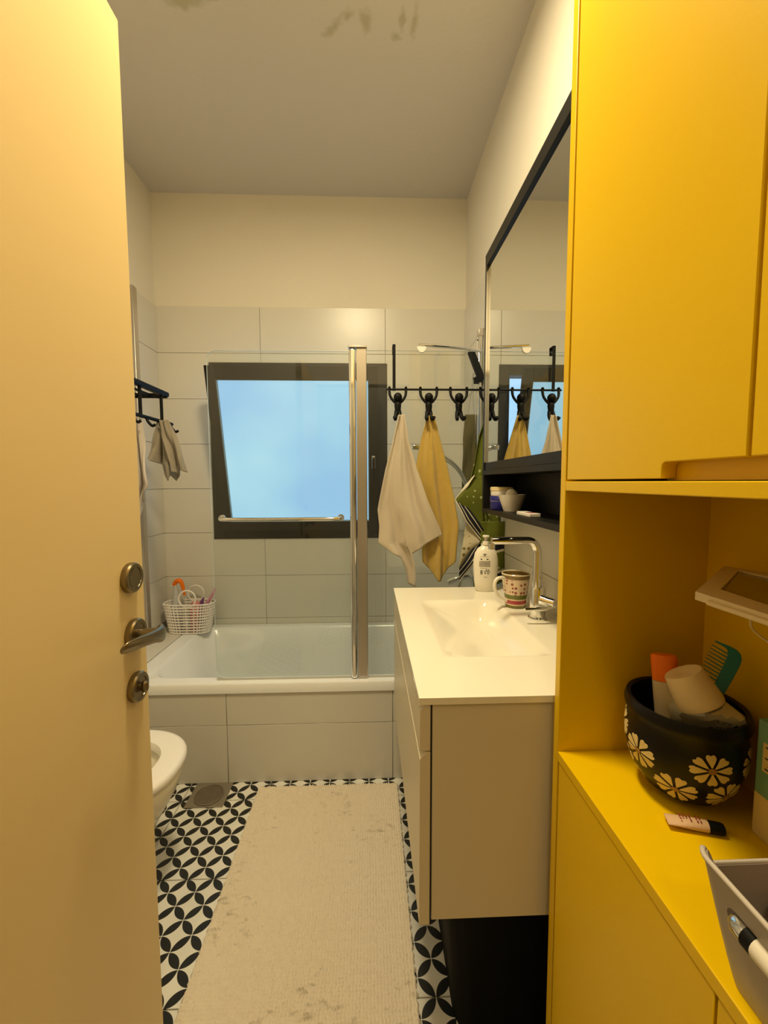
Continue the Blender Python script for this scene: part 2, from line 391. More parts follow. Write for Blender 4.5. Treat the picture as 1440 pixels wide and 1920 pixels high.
# ================================================================ BATH
tub = root('bathtub', 'white built-in bathtub under the window behind the glass screen', 'bathtub', (-.24, 2.07, .0))
mb = MB(); r = .02
X0, X1, Y0, Y1 = -1.04, .554, 1.695, YB-.009
rings = [rrect(X0, X1, Y0, Y1, .396, .004), rrect(X0, X1, Y0, Y1, .432, .004), rrect(X0+.004, X1-.004, Y0+.004, Y1-.004, .438, .006),
         rrect(X0+.075, X1-.06, Y0+.062, Y1-.045, .438, .10), rrect(X0+.090, X1-.072, Y0+.075, Y1-.057, .425, .10),
         rrect(X0+.15, X1-.085, Y0+.09, Y1-.075, .30, .11), rrect(X0+.26, X1-.10, Y0+.105, Y1-.09, .16, .12),
         rrect(X0+.34, X1-.13, Y0+.13, Y1-.115, .09, .12), rrect(X0+.42, X1-.18, Y0+.17, Y1-.16, .075, .10)]
mb.rings(rings, cap0=False, cap1=True)
mb.build('tub_shell', acryl, tub, smooth=35)
MB().lathe([(.001, 0), (.026, 0), (.026, .003), (.001, .004)], (.20, 2.07, .076), 20).build('drain_ring', chrome, tub, smooth=40)
ap = root('bath_apron', 'front panel below the bathtub rim with large beige tiles and tiled ledge', 'bath panel', (-.3, YF, 0))
B(XL+.001, XR-.008, YF+.002, YF+.04, 0.0, .392).box(XL+.0085, -1.042, YF+.04, YB-.0085, .30, .430).build('backing', grout, ap)
for a, b in ((XL+.002, -.6055), (-.604, .0955), (.097, XR-.008)):
    for c, d in ((.001, .2535), (.2555, .394)):
        B(a, b-.001, YF-.004, YF+.003, c, d).build('tile', tile_m, ap, bevel=.0008, seg=1)
B(XL+.0085, -1.043, YF-.004, 2.06, .4305, .4385).build('ledge_tile', tile_m, ap, bevel=.0008, seg=1)
B(XL+.0085, -1.043, 2.062, YB-.0085, .4305, .4385).build('ledge_tile', tile_m, ap, bevel=.0008, seg=1)
B(XL+.0085, -1.043, YF-.004, YF+.003, .3955, .430).build('ledge_tile', tile_m, ap, bevel=.0008, seg=1)
# glass screen
scr = root('shower_screen', 'clear glass bath screen with aluminium centre post standing on the tub rim', 'shower screen', (-.05, 1.735, .438))
def vpanel(x0, x1, z0, z1, r, round_left):
    pts = []
    def arc(cx, cz, a0):
        for i in range(7):
            a = a0+PI/2*i/6; pts.append((cx+r*math.cos(a), cz+r*math.sin(a)))
    if round_left:
        pts += [(x1, z0), (x1, z1)]; arc(x0+r, z1-r, PI/2); arc(x0+r, z0+r, PI)
    else: pts += [(x0, z0), (x1, z0), (x1, z1), (x0, z1)]
    return pts
def glass_panel(x0, x1, z0, z1, r, rl, name):
    pts = vpanel(x0, x1, z0, z1, r, rl)
    m = MB().poly([(x, 1.732, z) for x, z in pts], (0, .006, 0)); o = m.build(name, glass, scr)
    o.data.materials.append(edge_g)
    for p in o.data.polygons:
        if abs(p.normal.y) < .5: p.material_index = 1
    return o
glass_panel(-.652, -.072, .446, 1.806, .035, True, 'glass_pane')
glass_panel(-.018, .551, .446, 1.812, .0, False, 'glass_pane')
B(-.080, -.052, 1.716, 1.750, .4395, 1.818).build('post', chrome, scr, bevel=.009, seg=4)
B(-.050, -.008, 1.720, 1.748, .4395, 1.818).build('post_profile', satin, scr, bevel=.003)
B(-.082, -.006, 1.714, 1.752, 1.818, 1.826).build('post_cap', satin, scr, bevel=.002)
B(-.650, -.081, 1.729, 1.741, .4385, .4455).box(-.008, .551, 1.729, 1.741, .4385, .4455).build('seal', rubber, scr)
tb = MB(); tb.tube([(-.607, 1.731, 1.130), (-.607, 1.70, 1.130), (-.595, 1.688, 1.127), (-.13, 1.688, 1.127), (-.118, 1.70, 1.130), (-.118, 1.731, 1.130)], .0085, 12, 2)
bar = tb.build('towel_bar', chrome, scr, smooth=60)
MB().lathe([(.001, 0), (.014, 0), (.014, .006), (.001, .006)], (-.607, 1.7255, 1.130), 20, axis='Y').build('mount', chrome, scr, smooth=40)
MB().lathe([(.001, 0), (.014, 0), (.014, .006), (.001, .006)], (-.118, 1.7255, 1.130), 20, axis='Y').build('mount', chrome, scr, smooth=40)
arm = root('support_arm', 'chrome stay bar with white round clamp on top of the glass screen', 'brace', (.217, 1.735, 1.80))
MB().tube([(.205, 1.727, 1.834), (.38, 1.77, 1.838), (.553, 1.86, 1.842)], .006, 10, 1).build('rod', chrome, arm, smooth=60)
dp = [(.217+.019*math.cos(PI+PI*i/14), 1.728, 1.826+.024*math.sin(PI+PI*i/14)) for i in range(15)]
MB().poly(dp, (0, -.008, 0)).build('clamp', whitep, arm, bevel=.001)
MB().lathe([(.001, 0), (.014, 0), (.014, .006), (.001, .006)], (.5485, 1.858, 1.842), 18, axis='X').build('wall_flange', chrome, arm, smooth=40)
# shower rail with hand shower on right wall
sr = root('shower_rail', 'chrome vertical slide rail with black hand shower on the right wall over the bathtub', 'shower', (.53, 2.05, 1.0))
B(.530, .552, 2.030, 2.062, 1.05, 2.005).build('rail', chrome, sr, bevel=.004)
B(.529, .5535, 2.028, 2.064, 1.975, 2.012).build('end_cap', satin, sr, bevel=.003)
MB().lathe([(.001, 0), (.004, 0), (.004, .0015), (.001, .0015)], (.5275, 2.046, 1.962), 12, axis='X').build('screw', blackm, sr)
MB().rings([[(.498+.05*t+dx, 2.045-.012*t+dy, 1.905-.135*t) for dx, dy in ((-.017, -.017), (.017, -.017), (.017, .017), (-.017, .017))] for t in (0, .5, 1)]).build('hand_shower', blackm, sr, bevel=.006)
B(.515, .550, 2.014, 2.060, 1.755, 1.785).build('slider', blackm, sr, bevel=.004)
MB().poly([(.505, 2.02, 1.778), (.523, 2.02, 1.775), (.512, 2.02, 1.758)], (0, .012, 0)).build('slider_knob', blackm, sr)
MB().tube([(.540, 2.025, 1.755), (.545, 2.018, 1.6), (.546, 2.01, 1.3), (.50, 1.98, 1.0), (.44, 1.94, .86), (.40, 1.93, .62), (.43, 1.96, .52), (.50, 1.99, .60), (.535, 2.03, .72)], .007, 10, 3).build('hose', satin, sr, smooth=60)
# chrome grab arm
ga = root('grab_arm', 'bent chrome rail reaching from the right wall over the bathtub', 'grab bar', (.55, 2.08, 1.25))
for dz in (0, -.016):
    MB().tube([(.235, 2.08, 1.452+dz*.4), (.30, 2.08, 1.440+dz), (.39, 2.08, 1.400+dz), (.455, 2.08, 1.345+dz), (.49, 2.08, 1.27+dz), (.505, 2.08, 1.22+dz), (.549, 2.08, 1.20+dz)], .0065, 10, 2).build('tube', chrome, ga, smooth=60)
B(.214, .252, 2.066, 2.094, 1.436, 1.462).build('end_block', chrome, ga, bevel=.005)
MB().lathe([(.001, 0), (.02, 0), (.02, .006), (.001, .006)], (.5485, 2.08, 1.19), 18, axis='X').build('wall_flange', chrome, ga, smooth=40)
# bath mixer low on right wall
bm_ = root('bath_mixer', 'chrome bath mixer on the right wall above the bathtub', 'faucet', (.53, 2.07, .62))
MB().tube([(.52, 1.99, .80), (.52, 2.15, .80)], .02, 16).build('body', chrome, bm_, smooth=60)
MB().tube([(.52, 2.07, .80), (.46, 2.07, .79), (.40, 2.07, .765)], .014, 14, 1).build('spout', chrome, bm_, smooth=60)
for y in (2.0, 2.14): MB().tube([(.52, y, .80), (.5545, y, .80)], .018, 14).build('inlet', chrome, bm_, smooth=60)
# ================================================================ CLOTH
def interp(L, t):
    n = len(L)-1; t = min(max(t, 0), 1)*n; i = min(int(t), n-1); q = t-i; return L[i]+(L[i+1]-L[i])*q
def curve_at(pts, z):
    """pts list of (x,z) descending z"""
    if z >= pts[0][1]: return pts[0][0]
    for (xa, za), (xb, zb) in zip(pts, pts[1:]):
        if za >= z >= zb: return xa+(xb-xa)*((za-z)/max(za-zb, 1e-6))
    return pts[-1][0]
def cloth(name, m, L, Rr, ztop, bottom, y0, amp=.012, folds=4, nu=56, nv=60, thick=.003, ph=0, parent=None, sway=0, top_amp=.25, axis='X', jitter=.004, **tags):
    """L, Rr: side outlines (x,z); bottom(s) -> z of the hem"""
    mb = MB(); V = []
    for j in range(nv+1):
        for i in range(nu+1):
            s = i/nu; t = j/nv; zb = bottom(s); z = ztop-(ztop-zb)*t
            x = curve_at(L, z)*(1-s)+curve_at(Rr, z)*s
            a = amp*(top_amp+(1-top_amp)*min(1, t*1.3))
            y = y0-a*(math.sin(s*folds*2*PI+ph+.8*math.sin(t*3+ph))+.35*math.sin(s*folds*4.3*PI+2*t+ph*2)+.18*math.sin(s*folds*9+5*t+ph)+.22*math.sin(7*t-6*s+ph))+sway*t+jitter*math.sin(9*t+5*s)
            V.append((x, y, z) if axis == 'X' else (y, x, z))
    mb.v = V
    for j in range(nv):
        for i in range(nu):
            a = j*(nu+1)+i; mb.f.append((a, a+1, a+nu+2, a+nu+1))
    o = mb.build(name, m, parent, smooth=80, **tags)
    uvl = o.data.uv_layers.new(name='UVMap')
    for lp in o.data.loops:
        k = lp.vertex_index; uvl.data[lp.index].uv = ((k % (nu+1))/nu, (k//(nu+1))/nv)
    so = o.modifiers.new('solid', 'SOLIDIFY'); so.thickness = thick; so.offset = 0
    return o
def hem(pts):
    def f(s):
        for (sa, za), (sb, zb) in zip(pts, pts[1:]):
            if sa <= s <= sb: return za+(zb-za)*(s-sa)/max(sb-sa, 1e-6)
        return pts[-1][1]
    return f
# hook rack over the glass
rk = root('hook_rack', 'black over-glass rack with little hanging-man hooks on the shower screen', 'hook rack', (.3, 1.71, 1.65))
MB().tube([(.072, 1.712, 1.652), (.548, 1.712, 1.652)], .0042, 10).build('rail', blackm, rk, smooth=60)
for x in (.104, .515):
    s1 = MB().box(x-.006, x+.006, 1.716, 1.7195, 1.648, 1.832).box(x-.006, x+.006, 1.716, 1.7505, 1.8285, 1.832).box(x-.006, x+.006, 1.747, 1.7505, 1.80, 1.832)
    s1.build('strap', blackm, rk)
def man(x):
    m = MB(); y = 1.708; z = 1.652
    for s in (-1, 1):
        m.tube([(x+s*.0335, y+.004, z+.004), (x+s*.034, y, z-.012), (x+s*.031, y-.003, z-.030), (x+s*.018, y-.005, z-.048), (x+s*.004, y-.005, z-.056)], [.0058, .0056, .0052, .0056, .008], 10, 2)
        m.tube([(x+s*.0335, y+.012, z+.001), (x+s*.0335, y+.004, z+.009), (x+s*.0335, y-.004, z+.003)], .005, 8, 1)
        m.tube([(x+s*.005, y-.006, z-.088), (x+s*.009, y-.012, z-.108), (x+s*.011, y-.026, z-.124), (x+s*.013, y-.040, z-.126), (x+s*.015, y-.048, z-.118)], [.009, .008, .007, .0065, .008], 10, 2)
    m.tube([(x, y-.005, z-.048), (x, y-.005, z-.060), (x, y-.006, z-.078), (x, y-.008, z-.098)], [.008, .0145, .013, .0095], 14, 1)
    m.ball((x, y-.010, z-.034), .0175, 1, 1, 1.05, 18)
    return m.build('hanging_figure', blackm, rk, smooth=70)
for x in (.118, .244, .367, .490): man(x)
terryw = cloth('hand_towel', terry_w, [(.120, 1.545), (.094, 1.436), (.065, 1.328), (.043, 1.22), (.033, 1.166), (.040, 1.1), (.036, 1.03), (.072, .985), (.098, .93), (.104, .85)],
      [(.140, 1.545), (.159, 1.436), (.191, 1.328), (.236, 1.198), (.28, 1.098), (.294, 1.06), (.300, 1.0), (.31, .85)], 1.542,
      hem([(0, 1.035), (.12, .99), (.22, .975), (.27, .86), (.40, .85), (.44, .985), (.7, 1.02), (1, 1.062)]), 1.656, .012, 2.1, 90, 80, .004, ph=.5,
      label='cream terry hand towel hanging from the leftmost figure hook', category='towel')
cloth('hand_towel', terry_y, [(.240, 1.548), (.215, 1.459), (.196, 1.372), (.186, 1.285), (.195, 1.152), (.215, 1.041), (.219, .946), (.24, .86)],
      [(.262, 1.548), (.292, 1.438), (.322, 1.329), (.345, 1.218), (.366, 1.096), (.362, 1.053), (.356, .94), (.34, .86)], 1.545,
      hem([(0, .95), (.45, .866), (.55, .868), (1, .95)]), 1.692, .011, 2.1, 80, 80, .004, ph=2.2,
      label='mustard yellow terry hand towel hanging from the second figure hook', category='towel')
for o in [x for x in bpy.data.objects if x.name.startswith('hand_towel')]: pass
cw = lin(214, 208, 186); ck = lin(18, 20, 34); cg = lin(96, 104, 22)
green_m = ramp_uv_mat('green_dotted_cotton', cg, [], dots=[(38, .24, lin(176, 184, 130), 0, .78)], bump=.5)
strip_m = ramp_uv_mat('striped_cotton', cg, [(.0, .22, ck), (.22, .30, cw), (.30, .62, ck), (.62, .70, cw), (.70, .86, ck), (.86, 1.01, cw)], axis=0, bump=.5)
dot_m = ramp_uv_mat('cream_dotted_cotton', lin(196, 186, 156), [], dots=[(42, .30, lin(120, 110, 60), 0, 1.01)], bump=.5)
flor_m = ramp_uv_mat('navy_floral_cotton', cg, [(.0, .30, cg), (.30, .36, cw), (.36, .46, ck), (.46, .50, cw), (.78, .82, cw), (.82, .90, ck)], axis=1, dots=[(40, .30, cw, .50, .78)], bump=.5)
gt = root('kitchen_towel', 'green dotted towel with navy and white striped border hanging beside the mirror', 'towel', (.47, 1.72, 1.53))
cloth('cloth', green_m, [(.478, 1.545), (.449, 1.461), (.431, 1.351), (.414, 1.284), (.392, 1.23), (.398, 1.18), (.425, 1.12), (.448, 1.06), (.445, .98), (.435, .83)],
      [(.495, 1.545), (.52, 1.40), (.545, 1.2), (.55, 1.1), (.55, .83)], 1.543, hem([(0, .84), (.5, .83), (1, .86)]), 1.700, .014, 2.5, 60, 80, .003, ph=1, parent=gt)
def ribbon(name, m, A, Bp, parent, y=1.68, n=30, k=10, wob=.006):
    """ruled strip between polylines A and Bp of (x,z)"""
    V = []
    for j in range(n+1):
        t = j/n
        a = (interp([p[0] for p in A], t), interp([p[1] for p in A], t)); b = (interp([p[0] for p in Bp], t), interp([p[1] for p in Bp], t))
        for i in range(k+1):
            s = i/k; V.append((a[0]*(1-s)+b[0]*s, y+wob*math.sin(6*t+3*s), a[1]*(1-s)+b[1]*s))
    mb = MB(); mb.v = V
    for j in range(n):
        for i in range(k):
            q = j*(k+1)+i; mb.f.append((q, q+1, q+k+2, q+k+1))
    o = mb.build(name, m, parent, smooth=80); uvl = o.data.uv_layers.new(name='UVMap')
    for lp in o.data.loops:
        v = lp.vertex_index; uvl.data[lp.index].uv = ((v % (k+1))/k, (v//(k+1))/n)
    so = o.modifiers.new('solid', 'SOLIDIFY'); so.thickness = .003
    return o
ribbon('green_fold', green_m, [(.428, 1.30), (.352, 1.205)], [(.460, 1.30), (.47, 1.09)], gt, 1.676)
ribbon('hem_edge', mat('cream_hem', cw, .9), [(.424, 1.302), (.348, 1.208)], [(.430, 1.302), (.358, 1.20)], gt, 1.673, wob=.003)
ribbon('striped_border', strip_m, [(.382, 1.20), (.42, 1.150), (.468, 1.082)], [(.346, 1.205), (.392, 1.117), (.462, 1.030)], gt, 1.672)
ribbon('cream_flap', dot_m, [(.398, 1.11), (.385, 1.02), (.367, .925)], [(.462, 1.035), (.452, 1.02), (.432, .985)], gt, 1.684)
ribbon('striped_border', strip_m, [(.458, 1.052), (.37, .925)], [(.462, .985), (.372, .86)], gt, 1.678)
cloth('floral_end', flor_m, [(.455, 1.12), (.46, .83)], [(.552, 1.12), (.556, .83)], 1.115, hem([(0, .82), (1, .87)]), 1.672, .008, 1.4, 40, 50, .003, parent=gt)
sc2 = root('back_scrubber', 'olive grey mesh scrubbing strap hanging by a cord from the shower rail', 'bath sponge', (.50, 2.07, 1.63))
cloth('strap', olive, [(.492, 1.62), (.482, 1.5), (.478, 1.2)], [(.540, 1.62), (.547, 1.5), (.549, 1.2)], 1.618, lambda s: 1.22 , 2.125, .004, 1, 16, 40, .010, parent=sc2)
MB().tube([(.505, 2.122, 1.62), (.512, 2.09, 1.72), (.514, 2.05, 1.84), (.520, 2.09, 1.72), (.535, 2.122, 1.62)], .0018, 6, 1).build('cord', rubber, sc2)
# ================================================================ TOWEL SHELF left
ts = root('towel_shelf', 'black metal towel shelf with hook rail on the left wall beside the tub', 'towel rack', (-1.05, 1.7, 1.68))
B(-.945, -.915, 1.38, 1.975, 1.668, 1.690).build('front_rail', blackm, ts, bevel=.006)
for x in (-1.16, -1.105, -1.05, -.995): MB().tube([(x, 1.40, 1.676), (x, 1.955, 1.676)], .006, 8).build('shelf_bar', blackm, ts, smooth=60)
for y in (1.39, 1.955): B(XL, -.92, y, y+.012, 1.662, 1.684).build('side_arm', blackm, ts, bevel=.003)
for y in (1.40, 1.75, 1.925): MB().tube([(-.93, y, 1.668), (-.93, y, 1.552)], .007, 8).build('drop_rod', blackm, ts, smooth=60)
MB().tube([(-.93, 1.38, 1.548), (-.93, 2.02, 1.552)], .0075, 10).build('hook_rail', blackm, ts, smooth=60)
for y in (1.42, 1.55, 1.68, 1.79, 1.90, 2.0):
    MB().tube([(-.93, y, 1.55), (-.922, y, 1.53), (-.905, y, 1.512), (-.893, y, 1.520)], .006, 8, 1).build('hook', blackm, ts, smooth=60)
stw = root('small_towel', 'grey terry cloth hung in short folds from the end of the black towel shelf', 'towel', (-.90, 1.90, 1.54))
cloth('back_layer', terry_g, [(-.935, 1.546), (-.955, 1.45), (-.985, 1.37), (-.985, 1.28)], [(-.885, 1.546), (-.866, 1.45), (-.853, 1.38), (-.853, 1.28)], 1.545,
      hem([(0, 1.385), (.2, 1.372), (.45, 1.355), (.55, 1.305), (.7, 1.285), (.8, 1.31), (.9, 1.285), (1, 1.31)]), 1.895, .020, 1.6, 70, 60, .005, ph=.9, parent=stw)
cloth('front_layer', terry_g, [(-.915, 1.550), (-.905, 1.48), (-.885, 1.42), (-.868, 1.36), (-.865, 1.32)], [(-.875, 1.550), (-.842, 1.47), (-.823, 1.41), (-.808, 1.33), (-.805, 1.31)], 1.550,
      hem([(0, 1.325), (.35, 1.318), (.5, 1.345), (.6, 1.335), (1, 1.322)]), 1.868, .012, 1.2, 50, 60, .005, ph=2.6, parent=stw)
cloth('long_towel', terry_l, [(-.99, 1.528), (-.995, 1.3), (-1.0, 1.1)], [(-.905, 1.528), (-.900, 1.376), (-.885, 1.27), (-.915, 1.20), (-.93, 1.12)], 1.527,
      hem([(0, 1.13), (.75, 1.13), (.85, 1.20), (1, 1.26)]), 1.72, .020, 2.2, 70, 60, .004, ph=1.4,
      label='long pale cotton towel hanging behind the cream door from the black shelf', category='towel')
# ================================================================ MIRROR
mr = root('mirror_cabinet', 'black framed wall mirror with open shelf below over the vanity', 'mirror', (.50, 1.1, 1.15))
MX, MF = .433, .425; MY0, MY1 = .726, 1.545
B(MX, MX+.004, MY0+.016, MY1-.016, 1.347, 2.050).build('mirror_glass', mirror_m, mr)
B(MX+.005, XR-.0075, MY0+.016, MY1-.016, 1.319, 2.050).build('mirror_back', blackf, mr)
B(MF, XR-.0075, MY0, MY1, 2.050, 2.090).build('top_board', blackf, mr, bevel=.001)
B(MF, XR-.0075, MY1-.016, MY1, 1.1795, 2.0497).build('side_board', blackf, mr, bevel=.001)
B(MF, XR-.0075, MY0, MY0+.016, 1.1795, 2.0497).build('side_board', blackf, mr, bevel=.001)
B(MF, XR-.0075, MY0+.0162, MY1-.0162, 1.302, 1.3185).build('middle_board', blackf, mr, bevel=.001)
B(MX-.004, MX+.004, MY0+.0162, MY1-.0162, 1.3187, 1.3465).build('bottom_strip', blackf, mr, bevel=.001)
B(MF+.0003, MX-.0003, MY1-.0175, MY1-.0162, 1.348, 2.049).build('edge_strip', chrome, mr)
B(MF, XR-.0075, MY0, MY1, 1.163, 1.179).build('bottom_board', blackf, mr, bevel=.001)
B(XR-.013, XR-.0077, MY0+.0162, MY1-.0162, 1.1795, 1.3015).build('shelf_back', dark_in, mr)
o = root('cream_jar', 'round blue cosmetic jar standing on the black shelf under the mirror', 'jar', (.462, 1.435, 1.1795))
MB().lathe([(.002, 0), (.034, 0), (.037, .004), (.037, .030), (.002, .030)], (.462, 1.435, 1.1795), 28).build('jar_body', blue_m, o, smooth=40)
MB().lathe([(.002, 0), (.0385, 0), (.0385, .014), (.036, .017), (.002, .017)], (.462, 1.435, 1.211), 28).build('lid', blue_m, o, smooth=40)
MB().lathe([(.002, 0), (.0375, 0), (.0375, .0013), (.002, .0013)], (.462, 1.435, 1.2096), 28).build('seal_ring', whitep, o)
o = root('tin', 'low white tin stacked on the blue jar under the mirror', 'jar', (.463, 1.435, 1.2285))
MB().lathe([(.002, 0), (.036, 0), (.037, .003), (.037, .018), (.002, .018)], (.463, 1.435, 1.2285), 28).build('tin_body', whitep, o, smooth=40)
MB().lathe([(.002, 0), (.0385, 0), (.0385, .010), (.036, .012), (.002, .012)], (.463, 1.435, 1.2467), 28).build('lid', creamp, o, smooth=40)
MB().lathe([(.002, 0), (.026, 0), (.045, .055), (.043, .055), (.025, .004), (.002, .004)], (.472, 1.355, 1.1795), 28).build('white_cup', whitep, smooth=40, label='small white tapered cup holding a cotton ball under the mirror', category='cup')
MB().ball((.470, 1.352, 1.235), .019, seg=16).build('cotton_ball', mat('cotton', lin(240, 235, 225), .95, bump=1, bscale=200), smooth=60, label='white cotton ball sitting in the white cup under the mirror', category='cotton ball')
o = root('soap_box', 'flat white packet lying at the shelf edge under the mirror', 'packet', (.452, 1.16, 1.1795))
B(.436, .468, 1.11, 1.21, 1.1795, 1.190).build('packet_body', whitep, o, bevel=.002)
B(.440, .464, 1.13, 1.16, 1.190, 1.1904).build('packet_print', red_ink, o)
# ================================================================ VANITY
va = root('vanity_cabinet', 'wall-hung cream vanity with two drawers under the white basin', 'cabinet', (.33, 1.14, .42))
VX, VY0, VY1, VT = .0925, .742, 1.537, .877
for y0_, y1_ in ((VY0+.003, VY0+.021), (VY1-.021, VY1-.003)): B(VX+.024, XR-.0075, y0_, y1_, .425, .863).build('side_panel', white_body, va, bevel=.001)
B(VX+.024, XR-.0075, VY0+.0212, VY1-.0212, .425, .443).build('bottom_panel', white_body, va)
B(XR-.0255, XR-.0076, VY0+.0212, VY1-.0212, .4432, .80).build('back_panel', white_body, va)
dz = .772
def drawer(z0, z1):
    x0, x1 = VX, VX+.020
    # front with bevelled finger-pull edge at top
    P = [(x0, z0), (x1, z0), (x1, z1), (x0+.012, z1), (x0, z1-.014)]
    m = MB().poly([(a, VY0, c) for a, c in P], (0, VY1-VY0, 0)); return m
drawer(.418, dz-.003).build('drawer_front', white_body, va, bevel=.0008)
drawer(dz, .8635).build('drawer_front', white_body, va, bevel=.0008)
B(VX+.0202, VX+.0238, VY0+.006, VY1-.006, .43, .86).build('drawer_gap_shade', dark_in, va)  # dark sheet standing in for the shade in the gap behind the drawer fronts
# basin: slab with sculpted bowl
def basin():
    x0, x1, y0, y1, zt, zb = VX-.002, XR-.0075, .738, 1.541, VT, .864
    nx, ny = 120, 200; V = []; F = []
    def dep(x, y):
        a = (x-.170)/.20; b = (.428-x)/.075; c = (y-.917)/.05; d = (1.370-y)/.06
        if min(a, b, c, d) <= 0: return 0
        sm = lambda t: t*t*(3-2*t) if t < 1 else 1
        A = min(a, 1); A = A*.85+.15*sm(A) if A < 1 else 1
        c1 = sm(min(c, 1))**.6; d1 = sm(min(d, 1))**.6; b1 = sm(min(b, 1))
        return .07*min(A, 1)*b1*c1*d1
    for j in range(ny+1):
        for i in range(nx+1):
            x = x0+(x1-x0)*i/nx; y = y0+(y1-y0)*j/ny
            V.append((x, y, zt-dep(x, y)))
    for j in range(ny):
        for i in range(nx):
            a = j*(nx+1)+i; F.append((a, a+1, a+nx+2, a+nx+1))
    mb = MB(); mb.v = V; mb.f = F
    # sides and underside
    k = len(mb.v); mb.v += [(x0, y0, zb), (x1, y0, zb), (x1, y1, zb), (x0, y1, zb)]
    bot = [i for i in range(nx+1)]; right = [j*(nx+1)+nx for j in range(ny+1)]; top = [ny*(nx+1)+i for i in range(nx, -1, -1)]; left = [j*(nx+1) for j in range(ny, -1, -1)]
    mb.f += [tuple(bot+[k+1, k]), tuple(right+[k+2, k+1]), tuple(top+[k+3, k+2]), tuple(left+[k, k+3])]
    return mb
wbn = root('washbasin', 'white ceramic slab washbasin with shallow rectangular bowl on the cream vanity', 'sink', (.33, 1.14, .864))
basin().build('basin', ceram, wbn, smooth=35)
M = Matrix.Rotation(math.radians(-62), 3, 'Y')
MB().lathe([(.001, 0), (.012, 0), (.013, .002), (.010, .003), (.0085, .001), (.001, .001)], (.410, 1.155, .851), 20, M=M).build('overflow_ring', chrome, wbn, smooth=40)
MB().lathe([(.001, .0015), (.008, .0015), (.008, .002), (.001, .002)], (.410, 1.155, .851), 16, M=M).build('overflow_hole', dark_in, wbn)
MB().lathe([(.001, 0), (.022, 0), (.022, .004), (.001, .005)], (.345, 1.155, .789), 20).build('waste_plug', chrome, wbn, smooth=40)
# faucet
fx, fy = .490, 1.172
fa = root('basin_faucet', 'chrome tall angled faucet at the back of the washbasin', 'faucet', (fx, fy, VT))
MB().lathe([(.001, 0), (.0265, 0), (.0265, .004), (.022, .007), (.022, .090), (.020, .094), (.001, .094)], (fx, fy, VT+.0003), 28).build('body', chrome, fa, smooth=40)
MB().tube([(fx-.004, fy, .968), (fx-.004, fy, 1.05), (fx-.004, fy, 1.085), (fx-.020, fy, 1.106), (fx-.05, fy, 1.107), (.352, fy, 1.107)], [.0135, .0125, .0125, .0120, .0115, .0105], 18, 3).build('spout', chrome, fa, smooth=60)
MB().lathe([(.001, 0), (.0095, 0), (.0095, .017), (.001, .017)], (.352, fy, 1.083), 18).build('aerator', chrome, fa, smooth=40)
MB().tube([(fx+.004, fy-.018, .938), (fx+.018, fy-.034, .935), (fx+.030, fy-.046, .934)], [.016, .015, .014], 16).build('lever_hub', chrome, fa, smooth=60)
MB().tube([(fx+.030, fy-.046, .925), (fx-.010, fy-.052, .921), (fx-.056, fy-.050, .919)], [.007, .006, .005], 10).build('lever', chrome, fa, smooth=60)
# soap bottle
sx, sy = .426, 1.490
sb = root('soap_bottle', 'white liquid soap pump bottle with printed back label on the basin corner', 'bottle', (sx, sy, VT))
prof = [(.002, 0), (.033, 0), (.037, .004), (.042, .04), (.0455, .09), (.045, .115), (.040, .140), (.030, .157), (.016, .166), (.011, .169), (.002, .169)]
mb = MB(); rs = []
for r, z in prof: rs.append([(sx+r*math.cos(2*PI*j/36), sy+r*.62*math.sin(2*PI*j/36), VT+.0003+z) for j in range(36)])
mb.rings(rs).build('bottle_body', soapw, sb, smooth=50)
MB().lathe([(.002, 0), (.012, 0), (.012, .012), (.005, .014), (.005, .022), (.002, .022)], (sx, sy, VT+.170), 20).build('collar', soapw, sb, smooth=40)
MB().lathe([(.002, 0), (.008, 0), (.009, .012), (.002, .012)], (sx, sy, VT+.186), 20).build('pump_stem', satin, sb, smooth=40)
MB().lathe([(.002, 0), (.011, 0), (.0125, .003), (.011, .007), (.002, .008)], (sx, sy, VT+.198), 20).build('pump_head', soapw, sb, smooth=40)
def on_bottle(u, z):
    r = 0
    for (ra, za), (rb, zb) in zip(prof, prof[1:]):
        if za <= z <= zb: r = ra+(rb-ra)*(z-za)/max(zb-za, 1e-6); break
    a = -PI/2-.25+u/(r+1e-6); return (sx+(r+.0004)*math.cos(a), sy+(r*.62+.0004)*math.sin(a), VT+z)
pr = MB(); random.seed(3)
def dash(u0, u1, z0, z1):
    n = max(1, int((u1-u0)/.006)); k = len(pr.v)
    for i in range(n+1):
        u = u0+(u1-u0)*i/n; pr.v += [on_bottle(u, z0), on_bottle(u, z1)]
    for i in range(n): a = k+2*i; pr.f.append((a, a+2, a+3, a+1))
dash(-.006, .006, .137, .140); dash(-.004, .004, .133, .135)
for z in (.130,): dash(-.016, .016, z, z+.0007)
for u in (-.012, .010): dash(u-.003, u+.003, .119, .123)
for k in range(9):
    z = .113-.0024*k; u = -.020
    while u < .020:
        w2 = random.uniform(.002, .007); dash(u, min(u+w2, .021), z, z+.0011); u += w2+.0012
dash(-.016, .010, .088, .0888)
for k in range(6): dash(-.016, -.007, .066+.0026*k, .0675+.0026*k)
for u, z in ((-.001, .074), (.007, .074), (.014, .073), (0, .068), (.010, .067), (.004, .080), (.012, .080)): dash(u, u+.005, z, z+.0035)
dash(-.002, .008, .055, .0565)
pr.build('label_print', ink, sb)
